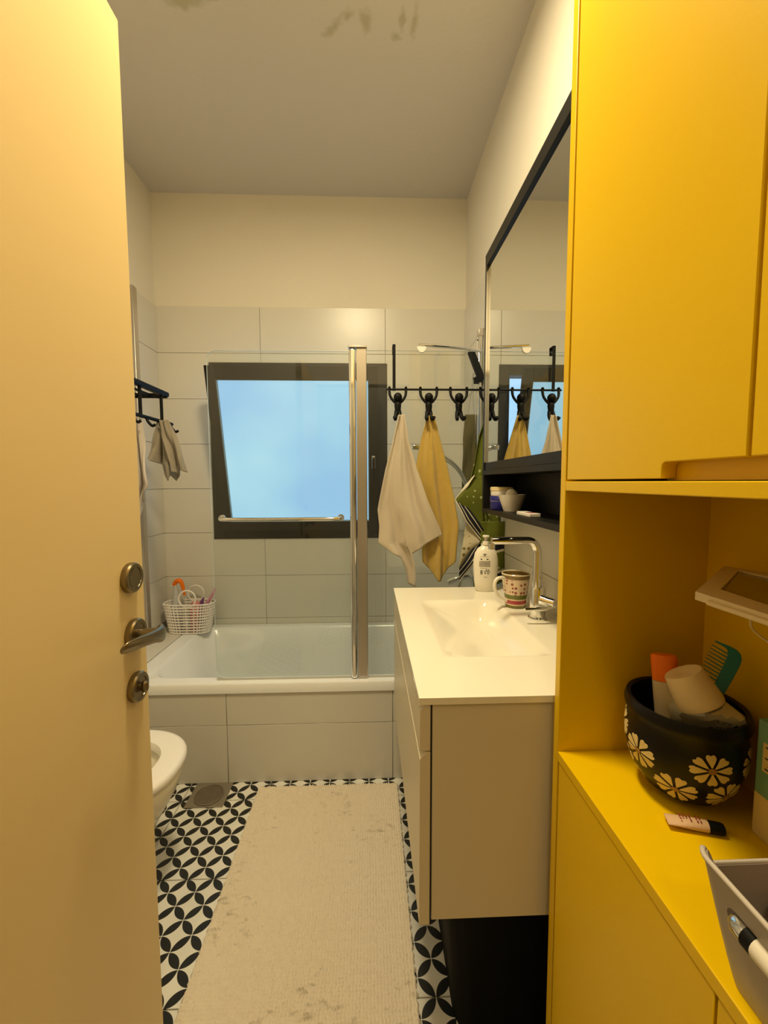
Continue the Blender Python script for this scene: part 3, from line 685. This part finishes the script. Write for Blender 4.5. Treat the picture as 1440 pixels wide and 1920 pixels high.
# mug
mug_m = ramp_uv_mat('mug_glaze', lin(228, 206, 178), [(-1, .010, lin(120, 110, 40)), (.014, .026, lin(170, 60, 60)), (.030, .044, lin(112, 118, 50)), (.094, .106, lin(128, 104, 60)), (.106, 1, lin(226, 214, 180))], axis=2,
                    dots=[(78, .33, lin(150, 72, 58), .044, .092), (140, .30, lin(226, 190, 170), .014, .026)], rough=.15, coord='Object')
mg = root('mug', 'patterned mug with red dots and green bands beside the faucet', 'mug', (.468, 1.293, VT))
MB().lathe([(.002, 0), (.030, 0), (.032, .004), (.034, .03), (.040, .07), (.0445, .108), (.0432, .1095), (.0415, .108), (.037, .07), (.031, .03), (.028, .006), (.002, .006)], (.468, 1.293, VT+.0003), 40).build('mug_body', mug_m, mg, smooth=40, loc=(.468, 1.293, VT))
ha = Vector((-.86, -.25, 0)).normalized()
hp = [(.038, .092), (.060, .100), (.078, .088), (.078, .062), (.062, .036), (.033, .022)]
MB().tube([(.468+ha.x*r, 1.293+ha.y*r, VT+z) for r, z in hp], .0055, 12, 3).build('handle', soapw, mg, smooth=60)
MB().lathe([(.002, 0), (.0405, 0)], (.468, 1.293, VT+.001), 4)
# ================================================================ BIN UNDER VANITY
bn = root('laundry_bin', 'black tapered plastic bin standing on the floor under the vanity', 'bin', (.36, 1.02, 0))
rs = [rrect(.195, .545, .86, 1.17, 0.001, .05), rrect(.195, .548, .855, 1.175, .01, .05), rrect(.165, .5515, .83, 1.20, .34, .05), rrect(.161, .552, .826, 1.204, .345, .05), rrect(.161, .552, .826, 1.204, .355, .05),
      rrect(.170, .545, .835, 1.195, .355, .045), rrect(.200, .54, .86, 1.165, .02, .045)]
MB().rings(rs).build('bin_body', mat('matt_black_plastic', lin(5, 5, 5), .8, spec=.15), bn, smooth=40)
MB().rings([rrect(.166, .548, .831, 1.199, .3555, .045), rrect(.166, .548, .831, 1.199, .366, .045)]).build('bin_lid', blackm, bn, bevel=.004)
# ================================================================ RUG
def rug():
    x0, x1, y0, y1 = -.468, .114, .30, 1.662; nx = 66*4; ny = 154*4; V = []; mb = MB(); rnd = random.Random(5)
    hts = [[rnd.uniform(.55, 1) for _ in range(80)] for _ in range(186)]
    for j in range(ny+1):
        for i in range(nx+1):
            u, v = i/4, j/4; a = abs(math.sin(PI*u)); b = abs(math.sin(PI*v)); h = hts[int(v) % 186][int(u) % 80]
            e = min(i, nx-i, j, ny-j); z = .008+.0075*(a*b)**.6*h if e > 1 else (.006 if e == 1 else .001)
            x = x0+(x1-x0)*i/nx+.0012*math.sin(v*2.1); y = y0+(y1-y0)*j/ny+.0014*math.sin(u*1.3)
            if i == 0 or i == nx: x += .0022*math.sin(v*2*PI/2.0)
            z += .0015*math.sin(x*9+y*5)*(e > 3)
            V.append((x, y, max(z, .0008)))
    mb.v = V
    for j in range(ny):
        for i in range(nx):
            a = j*(nx+1)+i; mb.f.append((a, a+1, a+nx+2, a+nx+1))
    return mb
rug().build('bath_mat', rug_m, smooth=179, loc=(-.18, 1.0, 0), label='long cream terry bath mat with brown stains on the patterned floor', category='rug')
# floor drain
fd = root('floor_drain', 'round steel floor drain in a square plate before the bathtub', 'drain', (-.655, 1.622, 0))
DX, DY = -.660, 1.630
B(DX-.076, DX+.076, DY-.064, DY+.070, .0003, .0028).build('plate', steel, fd, bevel=.001)
MB().lathe([(.001, 0), (.056, 0), (.056, .0015), (.053, .003), (.052, .0015), (.001, .0015)], (DX, DY, .0030), 36).build('cover', mat('worn_drain_cover', lin(120, 110, 94), .45, .5, var=.2, vscale=40), fd, smooth=30)
MB().tube([(DX+.056*math.cos(a*PI/20), DY+.056*math.sin(a*PI/20), .0050) for a in range(41)], .0022, 6).build('rim', steel, fd, smooth=60)
# ================================================================ TOILET
to = root('toilet', 'white wall-hung toilet with white seat partly hidden behind the door', 'toilet', (-.85, 1.23, .05))
def egg(k, z, cx=-.80, hw=.185, xf=.215, xb=-.25, n=40, dx=0):
    P = []
    for i in range(n):
        a = 2*PI*i/n; c, s = math.cos(a), math.sin(a)
        x = (xf if c > 0 else -xb)*(abs(c)**.9)*(1 if c > 0 else -1); y = hw*(abs(s)**.85)*(1 if s > 0 else -1)
        P.append((cx+dx+x*k, 1.235+y*k, z))
    return P
mb = MB(); mb.rings([egg(.30, .06, dx=-.12), egg(.50, .10, dx=-.09), egg(.78, .20, dx=-.045), egg(.93, .31, dx=-.015), egg(.985, .385), egg(.98, .392), egg(.70, .392), egg(.62, .36), egg(.5, .25), egg(.3, .17)])
mb.build('bowl', ceram, to, smooth=50)
B(XL+.001, -1.02, 1.06, 1.41, .10, .39).build('rear_block', ceram, to, bevel=.02, seg=4)
mb = MB(); mb.rings([egg(.99, .394), egg(1.005, .398), egg(1.005, .410), egg(.985, .418), egg(.93, .421), egg(.66, .417), egg(.63, .405), egg(.63, .394)], cap0=False, cap1=False)
mb.build('seat', mat('white_seat', lin(236, 232, 226), .2), to, smooth=50)
B(-1.095, -1.05, 1.10, 1.37, .395, .425).build('seat_hinge', whitep, to, bevel=.006)
B(-1.12, -1.095, 1.05, 1.42, .395, .80).build('lid', whitep, to, bevel=.010, seg=3)
# ================================================================ DOOR
dr = root('door_1', None, None, (-.44, .0, 0), kind=S)
B(-.460, -.420, -.045, .775, .008, 2.057).build('door_leaf', door_m, dr, bevel=.002)
dh = root('door_handle', 'bent lever handle in aged nickel on the cream door, between two round roses', 'door handle', (-.42, .73, 1.011))
bpy.data.objects.remove(dh)
def rose(y, z, inner, name='lock_rose'):
    o = MB().lathe([(.001, 0), (.0255, 0), (.0265, .002), (.0265, .009), (.0245, .012), (.0190, .012), (.0185, .0105), (.001, .0105)], (-.4198, y, z), 40, axis='X').build(name, nickel, dr, smooth=30)
    return o
ro = rose(.728, 1.112, 0)
def child(o, mb, name, m, **k):
    c = mb.build(name, m, **k); c.parent = o; c.matrix_parent_inverse = Matrix.Translation(-(o.location+(o.parent.location if o.parent else Vector()))); return c
child(ro, MB().lathe([(.001, 0), (.017, 0), (.017, .0012), (.001, .0012)], (-.4095, .728, 1.112), 30, axis='X'), 'blind_cover', nickel, smooth=30)
rb = rose(.732, 1.011, 0, 'handle_rose')
lv = MB().tube([(-.410, .732, 1.011), (-.392, .733, 1.011), (-.374, .733, 1.012)], [.0095, .0085, .009], 16)
rs = []
for (y, z, x, hw_, ht, tw) in [(.748, 1.010, -.378, .004, .002, .1), (.745, 1.011, -.374, .0125, .005, .1), (.736, 1.010, -.370, .0155, .0065, .0), (.722, 1.012, -.366, .0145, .0065, -.1), (.700, 1.017, -.364, .012, .0065, -.25), (.675, 1.021, -.364, .0115, .0065, -.4), (.650, 1.025, -.365, .0125, .006, -.5), (.630, 1.028, -.366, .0125, .0055, -.6), (.617, 1.030, -.367, .0105, .004, -.6), (.611, 1.031, -.367, .005, .002, -.6)]:
    rs.append([(x+ht*math.cos(a)*math.cos(tw)-hw_*math.sin(a)*math.sin(tw), y, z+ht*math.cos(a)*math.sin(tw)+hw_*math.sin(a)*math.cos(tw)) for a in [2*PI*i/16 for i in range(16)]])
lv.rings(rs)
child(rb, lv, 'door_handle', nickel, smooth=70)
rc = rose(.731, .914, 0, 'turn_rose')
child(rc, MB().lathe([(.001, 0), (.007, 0), (.007, .004), (.001, .004)], (-.4095, .731, .914), 20, axis='X').ball((-.4025, .731, .914), .0115, .6, .55, 1.0), 'thumb_turn', nickel, smooth=60)
B(-.447, -.433, .775, .7755, .93, 1.06).build('latch_plate', nickel, dr)
B(-.446, -.434, .7755, .786, .975, .992).build('latch_bolt', nickel, dr, bevel=.002)
# ================================================================ BASKET ON LEDGE
bk = root('plastic_basket', 'small white openwork plastic basket with round handles on the tub ledge', 'basket', (-1.02, 2.33, .4385))
def bring(k, z, n=44):
    hx, hy = .118*k, .052*k; P = []
    for i in range(n):
        a = 2*PI*i/n; c, s = math.cos(a), math.sin(a); P.append(Vector((-1.012+hx*math.copysign(abs(c)**.55, c), 2.325+hy*math.copysign(abs(s)**.7, s), z)))
    return P
zs_ = [.4432+.162*i/10 for i in range(11)]; ks = [.92+.24*i/10 for i in range(11)]
sl = MB()
for i, (z, k) in enumerate(zip(zs_, ks)):
    P = bring(k, z); sl.tube(P+[P[0]], .0046 if i == 10 else .0040, 4)
sl.build('ring_weave', whitep, bk, kind='stuff')
st = MB()
for j in range(44):
    st.tube([bring(ks[0], zs_[0])[j], bring(ks[10], zs_[10])[j]], .0034, 4)
st.build('upright_weave', whitep, bk, kind='stuff')
MB().rings([bring(.92, .4390), bring(.92, .4428)]).build('basket_base', whitep, bk)
for y in (2.268, 2.384):
    MB().tube([(-1.000+.045*math.cos(a*PI/16), y, .640+.047*math.sin(a*PI/16)) for a in range(33)], .005 if y < 2.3 else .0045, 8).build('basket_handle', whitep, bk, smooth=60)
o = root('spray_bottle', 'grey spray bottle with orange trigger in the white basket', 'bottle', (-1.09, 2.33, .443))
MB().lathe([(.002, 0), (.024, 0), (.026, .01), (.026, .12), (.024, .16), (.014, .225), (.010, .255), (.002, .255)], (-1.087, 2.33, .443), 24).build('bottle_body', mat('pale_grey_plastic', lin(190, 190, 190), .3), o, smooth=40)
MB().tube([(-1.098, 2.33, .702), (-1.087, 2.33, .722), (-1.068, 2.33, .732), (-1.055, 2.33, .720), (-1.046, 2.33, .68), (-1.040, 2.33, .645)], [.010, .013, .013, .011, .009, .006], 12, 1).build('trigger', orange, o, smooth=60)
B(-1.113, -1.085, 2.322, 2.338, .698, .706).build('nozzle', whitep, o, bevel=.002)
MB().lathe([(.002, 0), (.030, 0), (.030, .10), (.026, .15), (.012, .165), (.002, .165)], (-.985, 2.335, .443), 20).build('pink_bottle', pink, smooth=40, label='rounded pink bottle inside the white basket', category='bottle')
MB().tube([(-.955, 2.33, .46), (-.950, 2.33, .60), (-.935, 2.33, .63)], [.012, .012, .004], 10, 1).build('purple_tube', purple, smooth=50, label='purple tube standing inside the white basket', category='tube')
MB().tube([(-.915, 2.32, .60), (-.885, 2.32, .645), (-.868, 2.32, .675), (-.872, 2.32, .690)], [.010, .008, .006, .004], 10, 1).tube([(-.935, 2.32, .46), (-.915, 2.32, .60)], .008, 8).build('toy_brush', mat('lilac_plastic', lin(205, 140, 165), .4), smooth=60, label='lilac hooked brush sticking out of the basket on its right', category='brush')
# ================================================================ YELLOW CABINET
yc = root('storage_cabinet', 'tall yellow cabinet with doors above and below an open niche', 'cabinet', (.47, .34, 0))
CX, CY0, CY1, CB = .338, -.045, .722, .600; ZS, ZU0, ZU1 = .791, 1.261, 1.277
B(CX, CB, CY1-.018, CY1, .0, 2.60).build('side_panel', yellow, yc, bevel=.0012)
B(CX, CB, CY0, CY0+.018, .0, 2.60).build('side_panel', yellow, yc, bevel=.0012)
B(CB-.002, CB+.003, CY0+.018, CY1-.0181, .02, 2.58).build('back_panel', yellow, yc)
B(CX, CB-.0022, CY0+.0182, CY1-.0182, ZS-.018, ZS).build('niche_shelf', yellow, yc, bevel=.0012)
B(CX, CB-.0022, CY0+.0182, CY1-.0182, ZU0, ZU1).build('upper_board', yellow, yc, bevel=.0012)
B(CX, CB-.0022, CY0+.0182, CY1-.0182, 2.582, 2.60).build('top_board', yellow, yc, bevel=.0012)
B(CX+.03, CB-.0022, CY0+.0182, CY1-.0182, .0, .06).build('plinth', yellow, yc)
YM = .361
def door_poly(ya, yb, z0, z1, cut=None):
    """outline in (y,z) with optional finger-pull notch; cut=(y_start, side)"""
    if cut is None: return [(ya, z0), (yb, z0), (yb, z1), (ya, z1)]
    h = .019; r = .006
    if cut == 'near': # notch from ya up to ya+.105 at the bottom
        c = ya+.108; return [(c, z0), (yb, z0), (yb, z1), (ya, z1), (ya, z0+h)]+[(c-r+r*math.sin(t), z0+h-r+r*math.cos(t)) for t in (0, .4, .8, 1.2, PI/2)]
    c = yb-.108; return [(ya, z0), (c, z0)]+[(c+r-r*math.cos(t), z0+h-r+r*math.sin(t)) for t in (0, .4, .8, 1.2, PI/2)]+[(yb, z0+h), (yb, z1), (ya, z1)]
def cdoor(ya, yb, z0, z1, cut=None, x=CX+.001):
    return MB().poly([(x, y, z) for y, z in door_poly(ya, yb, z0, z1, cut)], (.018, 0, 0)).build('door', yellow, yc, bevel=.001)
cdoor(YM+.002, CY1-.0215, ZU1+.003, 2.58, 'near')
cdoor(CY0+.0215, YM-.002, ZU1+.003, 2.58, 'far')
B(CX+.0192, CX+.032, YM-.125, YM-.014, ZU1+.001, ZU1+.05).box(CX+.0192, CX+.032, YM-.010, YM+.125, ZU1+.001, ZU1+.05).build('pull_backing', yellow, yc)
cdoor(YM+.002, CY1-.0215, .065, ZS-.0195)
cdoor(CY0+.0215, YM-.002, .065, ZS-.0195)
B(CX+.022, CB-.0025, YM-.009, YM+.009, .06, ZS-.0185).build('divider', yellow, yc)
# ---- bowl with daisies
bx, by, sc_ = .491, .607, 1.09
bo = root('flower_bowl', 'black glazed bowl with carved cream daisies in the yellow niche', 'bowl', (bx, by, ZS))
bp = [(.030, 0), (.052, .012), (.069, .036), (.0775, .065), (.0785, .09), (.0755, .108), (.080, .116), (.081, .124), (.078, .133), (.072, .131), (.069, .115), (.068, .08), (.058, .035), (.035, .015), (.002, .012)]
bp = [(r*sc_*.93, z*sc_) for r, z in bp]
MB().lathe([(.002, 0)]+bp, (bx, by, ZS+.0004), 56).build('bowl_body', pottery, bo, smooth=50)
def bowl_r(z):
    for (ra, za), (rb, zb) in zip(bp[:7], bp[1:7]):
        if za <= z <= zb: return ra+(rb-ra)*(z-za)/max(zb-za, 1e-6)
    return bp[0][0]
def bpt(a, z, du, dv, off=.0006):
    zz = max(.001, z+dv*math.cos(0)); rr = bowl_r(z); aa = a+du/max(rr, .03); zz = z+dv*.85
    r2 = bowl_r(max(0, min(zz, bp[5][1]))); return (bx+(r2+off)*math.cos(aa), by+(r2+off)*math.sin(aa), ZS+.0004+max(zz, .0005))
def daisy(a, z, rad=.024, n=8, rot=0):
    mb = MB()
    for k in range(n):
        t = rot+2*PI*k/n; ct, s_ = math.cos(t), math.sin(t); shp = []
        for u, w3 in ((.22, .02), (.40, .07), (.60, .135), (.80, .19), (.93, .17), (1.0, .10), (.93, 0), (1.0, -.10), (.93, -.17), (.80, -.19), (.60, -.135), (.40, -.07), (.22, -.02)): shp.append((rad*u, rad*w3*1.25))
        q = len(mb.v); c0 = (rad*.65, 0)
        for (du, dv) in [c0]+shp: mb.v.append(bpt(a, z, du*ct-dv*s_, du*s_+dv*ct))
        for i in range(len(shp)): mb.f.append((q, q+1+i, q+1+(i+1) % len(shp)))
    o = mb.build('daisy', daisy_m, bo)
    cb = MB(); cb.v = [bpt(a, z, 0, 0, .0012)]+[bpt(a, z, rad*.2*math.cos(2*PI*i/14), rad*.2*math.sin(2*PI*i/14), .0010) for i in range(14)]; cb.f = [(0, 1+i, 1+(i+1) % 14) for i in range(14)]
    c = cb.build('daisy_center', daisy_c); c.parent = o; c.matrix_parent_inverse = Matrix.Translation(-(bo.location+o.location))
    so = o.modifiers.new('s', 'SOLIDIFY'); so.thickness = .0006; so.offset = 1
DAISIES = [(-3.02, .071, .3), (-1.80, .084, .1), (-2.34, .038, .5), (-3.72, .092, .2), (-3.60, .030, .9), (-1.42, .040, .7), (-.85, .085, .4), (-.2, .05, .2), (.6, .08, 0), (1.3, .04, .3), (2.0, .08, 0)]
for a, z, ro_ in DAISIES: daisy(a, z, .0275, 8, ro_)
# ---- things in the bowl
ct = root('orange_cap_tube', 'white tube with orange cap standing in the flower bowl', 'tube', (.45, .63, .84))
def oriented(mb_pts, base, ax, up=(0, 0, 1)): pass
def frame(base, top, side=None):
    z = (Vector(top)-Vector(base)); L = z.length; z.normalize(); s = Vector(side or (0, 1, 0)); x = (s-s.dot(z)*z).normalized(); y = z.cross(x)
    return (lambda a, b, c: Vector(base)+x*a+y*b+z*c), L
F, L = frame((.474, .606, .842), (.472, .632, .998), (.8, -.6, 0))
def flat_tube(F, secs, n=20): return [[F(w_*math.cos(2*PI*i/n), d_*math.sin(2*PI*i/n), c) for i in range(n)] for w_, d_, c in secs]
MB().rings(flat_tube(F, [(.017, .012, 0), (.0185, .012, .04), (.0185, .012, .118)])).build('tube_body', mat('pearly_plastic', lin(205, 190, 160), .35), ct, smooth=50)
MB().rings(flat_tube(F, [(.0182, .0118, .1185), (.0182, .0118, .155), (.0165, .0102, .159)])).build('cap', orange, ct, smooth=50)
ctt = root('cream_cap_tube', 'crumpled hand cream tube with wide cream cap lying across the flower bowl', 'tube', (.49, .58, .88))
F, L = frame((.4855, .573, .953), (.466, .588, .998), (.8, -.6, 0))
MB().rings([[F(r*math.cos(2*PI*i/36), r*math.sin(2*PI*i/36), c) for i in range(36)] for r, c in ((.031, -.004), (.0315, 0), (.031, .004), (.0265, .042), (.025, .0445), (.008, .0445), (.006, .0435), (.001, .0435))]).build('cap', creamp, ctt, smooth=40)
F, L = frame((.508, .574, .882), (.488, .576, .951), (.8, -.6, .12))
TS = [(.030, .006, -.010), (.036, .010, .004), (.040, .015, .020), (.043, .019, .036), (.044, .023, .050), (.040, .027, .060), (.034, .029, .067), (.029, .028, .071)]
rs = []; rnd = random.Random(2)
for w_, d_, c in TS:
    rs.append([F((w_+rnd.uniform(-.003, .003))*math.cos(2*PI*i/22)+.004*(c < .06), (d_+rnd.uniform(-.003, .003))*math.sin(2*PI*i/22), c+rnd.uniform(-.003, .003)*(c < .06)) for i in range(22)])
MB().rings(rs).build('tube_body', silvert, ctt, smooth=22)
band = []
for (w_, d_, c) in ((.037, .012, .004), (.041, .0175, .020), (.044, .0215, .036), (.045, .0255, .047)):
    band.append([F(.004+w_*1.04*math.cos(PI+PI*i/21), -d_*1.14*math.sin(PI*i/21)*1.0, c+.004*math.sin(i*1.3)) for i in range(1, 17)])
MB().rings(band, cap0=False, cap1=False, close=False).build('dark_label', pottery, ctt, smooth=25)
def text(s, size, M, parent, m, name='printed_text'):
    cu = bpy.data.curves.new(name, 'FONT'); cu.body = s; cu.size = size; cu.extrude = .0001; cu.resolution_u = 2
    o = bpy.data.objects.new(name, cu); C.objects.link(o); o.data.materials.append(m)
    dg = bpy.context.evaluated_depsgraph_get(); me = bpy.data.meshes.new_from_object(o.evaluated_get(dg)); bpy.data.objects.remove(o)
    for v in me.vertices: v.co = M @ v.co
    q = bpy.data.objects.new(name, me); C.objects.link(q)
    if parent: q.parent = parent; q.location = -parent.location
    return q
_x = (F(1, 0, 0)-F(0, 0, 0)); _z = (F(0, 0, 1)-F(0, 0, 0)); _n2 = _x.cross(_z)
def _tm(p, ang=0):
    xa = _x*math.cos(ang)+_z*math.sin(ang); za = -_x*math.sin(ang)+_z*math.cos(ang); nn = xa.cross(za)
    return Matrix(((xa.x, za.x, nn.x, p.x), (xa.y, za.y, nn.y, p.y), (xa.z, za.z, nn.z, p.z), (0, 0, 0, 1)))
text('care', .0095, _tm(F(.016, -.0300, .0585), -.2), ctt, ink)
text('rte2', .0095, _tm(F(.013, -.0320, .0505), -.2), ctt, ink)
cm = root('comb', 'dark teal pocket comb standing in the flower bowl', 'comb', (.55, .62, .90))
F, L = frame((.505, .604, .928), (.5515, .609, 1.026), (.8, -.6, -.3))
# spine on right, teeth on left
spn = [(.010, -.01), (.022, -.01), (.0245, .03), (.0265, .06), (.0275, .085), (.0265, .095), (.023, .102), (.017, .106), (.008, .107), (-.010, .106), (-.0125, .104), (.002, .1025), (.007, .100), (.0095, .092), (.010, .07)]
MB().poly([F(a, -.0015, c) for a, c in spn], F(0, .003, 0)-F(0, 0, 0)).build('spine', teal, cm, bevel=.0006)
for k in range(17):
    c = .004+k*.0056; MB().poly([F(.0102, -.001, c), F(.0102, -.001, c+.0022), F(-.0135, -.001, c+.0018+.003), F(-.0135, -.001, c+.0006+.003)], F(0, .002, 0)-F(0, 0, 0)).build('tooth', teal, cm)
# ---- small tube on shelf
tt = root('lip_balm_tube', 'small pinkish squeeze tube with black cap lying on the yellow shelf', 'tube', (.45, .53, ZS))
F, L = frame((.419, .541, ZS+.008), (.487, .519, ZS+.008), (0, 1, 0))
MB().rings(flat_tube(F, [(.0105, .0012, 0), (.0105, .003, .010), (.0095, .006, .030), (.0085, .0072, .050)])).build('tube_body', skinp, tt, smooth=50)
MB().rings(flat_tube(F, [(.0086, .0075, .0502), (.0084, .0074, .066), (.0075, .0066, .069)])).build('cap', blackm, tt, smooth=50)
pl = MB(); rnd = random.Random(9)
for k in range(7):
    a = .016+k*.004
    if k == 4: continue
    for b0 in (-.005, 0, .004):
        if rnd.random() < .8:
            P = [F(b0, -.0068, a), F(b0+.003, -.0068, a), F(b0+.003, -.0068, a+.0018), F(b0, -.0068, a+.0018)]
            n0 = len(pl.v); pl.v += [Vector(p)+Vector((0, 0, 0)) for p in P]; pl.f.append((n0, n0+1, n0+2, n0+3))
zt_ = max(v[2] for v in pl.v); 
for i, v in enumerate(pl.v): pl.v[i] = (v[0], v[1], ZS+.0152)
pl.build('printed_lines', red_ink, tt)
# ---- mint box
mbx = root('carton_box', 'mint green and cream carton standing at the right end of the niche', 'box', (.56, .49, ZS))
B(.530, .585, .455, .525, ZS+.0003, ZS+.163).build('carton', boxteal, mbx, bevel=.0008)
B(.5296, .53, .488, .5246, ZS+.001, ZS+.060).build('cream_panel', boxcream, mbx)
B(.5294, .5298, .478, .516, ZS+.095, ZS+.135).build('print_panel', boxcream, mbx)
pl = MB()
for k in range(7): pl.box(.5290, .5293, .482, .512-(k % 3)*.004, ZS+.099+k*.005, ZS+.1008+k*.005)
pl.build('print_lines', ink, mbx)
# ---- white clear tray on back wall
zt = 1.136; k_ = (1.277-zt)/.147
def tp(x, y, dz=0): return (x*k_, y*k_, zt+dz)
tr = root('clear_lid_tray', 'white framed clear plastic lid jutting from the niche back wall', 'tray', (.5, .5, zt))
OUT = [(.422, .514), (.600, .672), (.628, .60), (.628, .44), (.43, .33)]; INN = [(.468, .528), (.598, .642), (.604, .60), (.604, .46), (.458, .385)]
OUT = [(min(a, .5975/k_), b) for a, b in OUT]; INN = [(min(a, .575/k_), b) for a, b in INN]
m_ = MB(); n = 5
tops = [tp(a, b, .004) for a, b in OUT]; bots = [tp(a, b, -.006) for a, b in OUT]; it = [tp(a, b, .003) for a, b in INN]; ib = [tp(a, b, -.004) for a, b in INN]
m_.rings([bots, tops, it, ib, bots], cap0=False, cap1=False)
m_.build('tray_frame', creamp, tr, bevel=.0012)
MB().poly([tp(a, b, -.001) for a, b in INN], (0, 0, .0012)).build('clear_window', clearp, tr)
d1 = Vector(tp(*OUT[0]))*.88+Vector(tp(*OUT[4]))*.12; d2 = Vector(tp(*OUT[0]))*.35+Vector(tp(*OUT[4]))*.65
MB().tube([d1+Vector((-.001, 0, -.004)), d2+Vector((-.001, 0, -.004))], .0035, 8).build('front_lip', creamp, tr, smooth=60)
MB().tube([d1*.45+d2*.55+Vector((0, 0, -.006)), (.438, .45, 1.105), (.462, .425, 1.085), (.50, .42, 1.082), (.598, .44, 1.09)], .0013, 6, 2).build('cord', creamp, tr)
B(.588, .5975, .50, .58, zt-.02, zt+.02).build('wall_mount', creamp, tr, bevel=.003)
# ---- grey basket with slot
gb_ = root('storage_basket', 'light grey plastic storage basket with slot handle on the yellow shelf edge', 'basket', (.42, .25, ZS))
bev = MB()
def gr(x0, x1, y0, y1, z, r=.02): return rrect(x0, x1, y0, y1, z, r, 6)
def rimz(x, y):
    # long sides are high, short ends dip
    t = min(1, max(0, (x-.332)/.030)); t2 = min(1, max(0, (.520-x)/.030)); t = min(t, t2); t = t*t*(3-2*t)
    return .909-.046*t
o1 = gr(.350, .505, .08, .367, ZS+.0005); o2 = gr(.327, .525, .055, .385, .9)
rs = []
for s in (0, .04, .2, .4, .6, .8, .9, 1.0):
    rr = []
    for p, q in zip(o1, o2):
        zt2 = rimz(q[0], q[1]); rr.append((p[0]+(q[0]-p[0])*s**.9, p[1]+(q[1]-p[1])*s**.9, ZS+.0005+(zt2-ZS)*s))
    rs.append(rr)
th_ = .0028; inn = []
cxx, cyy = .4275, .221
for rr in rs[::-1]:
    inn.append([(p[0]+math.copysign(th_, cxx-p[0]) if abs(p[0]-cxx) > .02 else p[0], p[1]+math.copysign(th_, cyy-p[1]) if abs(p[1]-cyy) > .02 else p[1], p[2]+(.003 if rr is rs[0] else 0)) for p in rr])
bodyb = MB().rings(rs+inn).build('basket_body', greyp, smooth=50)
cut = MB(); P = []
for i in range(13): a = -PI/2+PI*i/12; P.append((.2, .338+.011*math.cos(a), .874+.011*math.sin(a)))
P += [(.2, .12, .885), (.2, .12, .863)]
cut.poly(P, (.24, 0, 0)); cut = cut.build('cutter', None)
bo_ = bodyb.modifiers.new('b', 'BOOLEAN'); bo_.object = cut; bo_.operation = 'DIFFERENCE'; bo_.solver = 'EXACT'
dg = bpy.context.evaluated_depsgraph_get(); me = bpy.data.meshes.new_from_object(bodyb.evaluated_get(dg)); bodyb.modifiers.clear(); bodyb.data = me
bpy.data.objects.remove(cut); bodyb.parent = gb_; bodyb.location = -gb_.location
rimp = [Vector(p) for p in rs[-1]]
MB().tube(rimp+[rimp[0]], .0026, 8).build('rim', mat('pale_grey_rim', lin(196, 188, 178), .35), gb_, smooth=60)
wt = root('white_tube', 'white tube with black ring seen through the slot of the grey basket', 'tube', (.37, .27, .84))
F, L = frame((.340, .105, .871), (.3345, .340, .8740), (1, 0, 0))
MB().rings(flat_tube(F, [(.010, .010, 0), (.0105, .0105, .01), (.0105, .0105, .213)])).build('tube_body', soapw, wt, smooth=50)
MB().rings(flat_tube(F, [(.0106, .0106, .2132), (.0106, .0106, .2225)])).build('ring', blackm, wt, smooth=50)
MB().rings(flat_tube(F, [(.0095, .0095, .2227), (.0095, .0095, .233), (.006, .006, .238)])).build('cap', chrome, wt, smooth=50)
MB().ball((.405, .345, .862), .020, 1, 1, 1, 20).build('bath_pearl', brown, smooth=60, label='glossy brown ball lying in the grey basket', category='ball')
MB().rings([gr(.375, .49, .12, .33, ZS+.005, .02), gr(.375, .49, .12, .33, .835, .02)]).build('folded_pouch', mat('brown_fabric', lin(95, 72, 52), .9, bump=.5), bevel=.004, label='brown fabric pouch filling the bottom of the grey basket', category='pouch')
# ================================================================ LAMPS (bathroom fixture above the frame, plus one added for the hall fill light)
for nm, lb, c in (('ceiling_lamp', 'round opal ceiling lamp near the bathroom door', (-.11, .86)), ('ceiling_lamp', 'added round opal lamp in the unseen hallway, for fill light on door and cabinet', (-.05, -.95))):
    l = root(nm, lb, 'ceiling lamp', (c[0], c[1], ZC))
    MB().lathe([(.001, 0), (.15, 0), (.15, -.045), (.142, -.055), (.142, -.05), (.001, -.05)], (c[0], c[1], ZC-.0003), 40).build('housing', whitep, l, smooth=40)
    MB().lathe([(.001, 0), (.139, 0), (.139, -.006), (.001, -.008)], (c[0], c[1], ZC-.051), 40).build('diffuser', lampm, l, smooth=40)
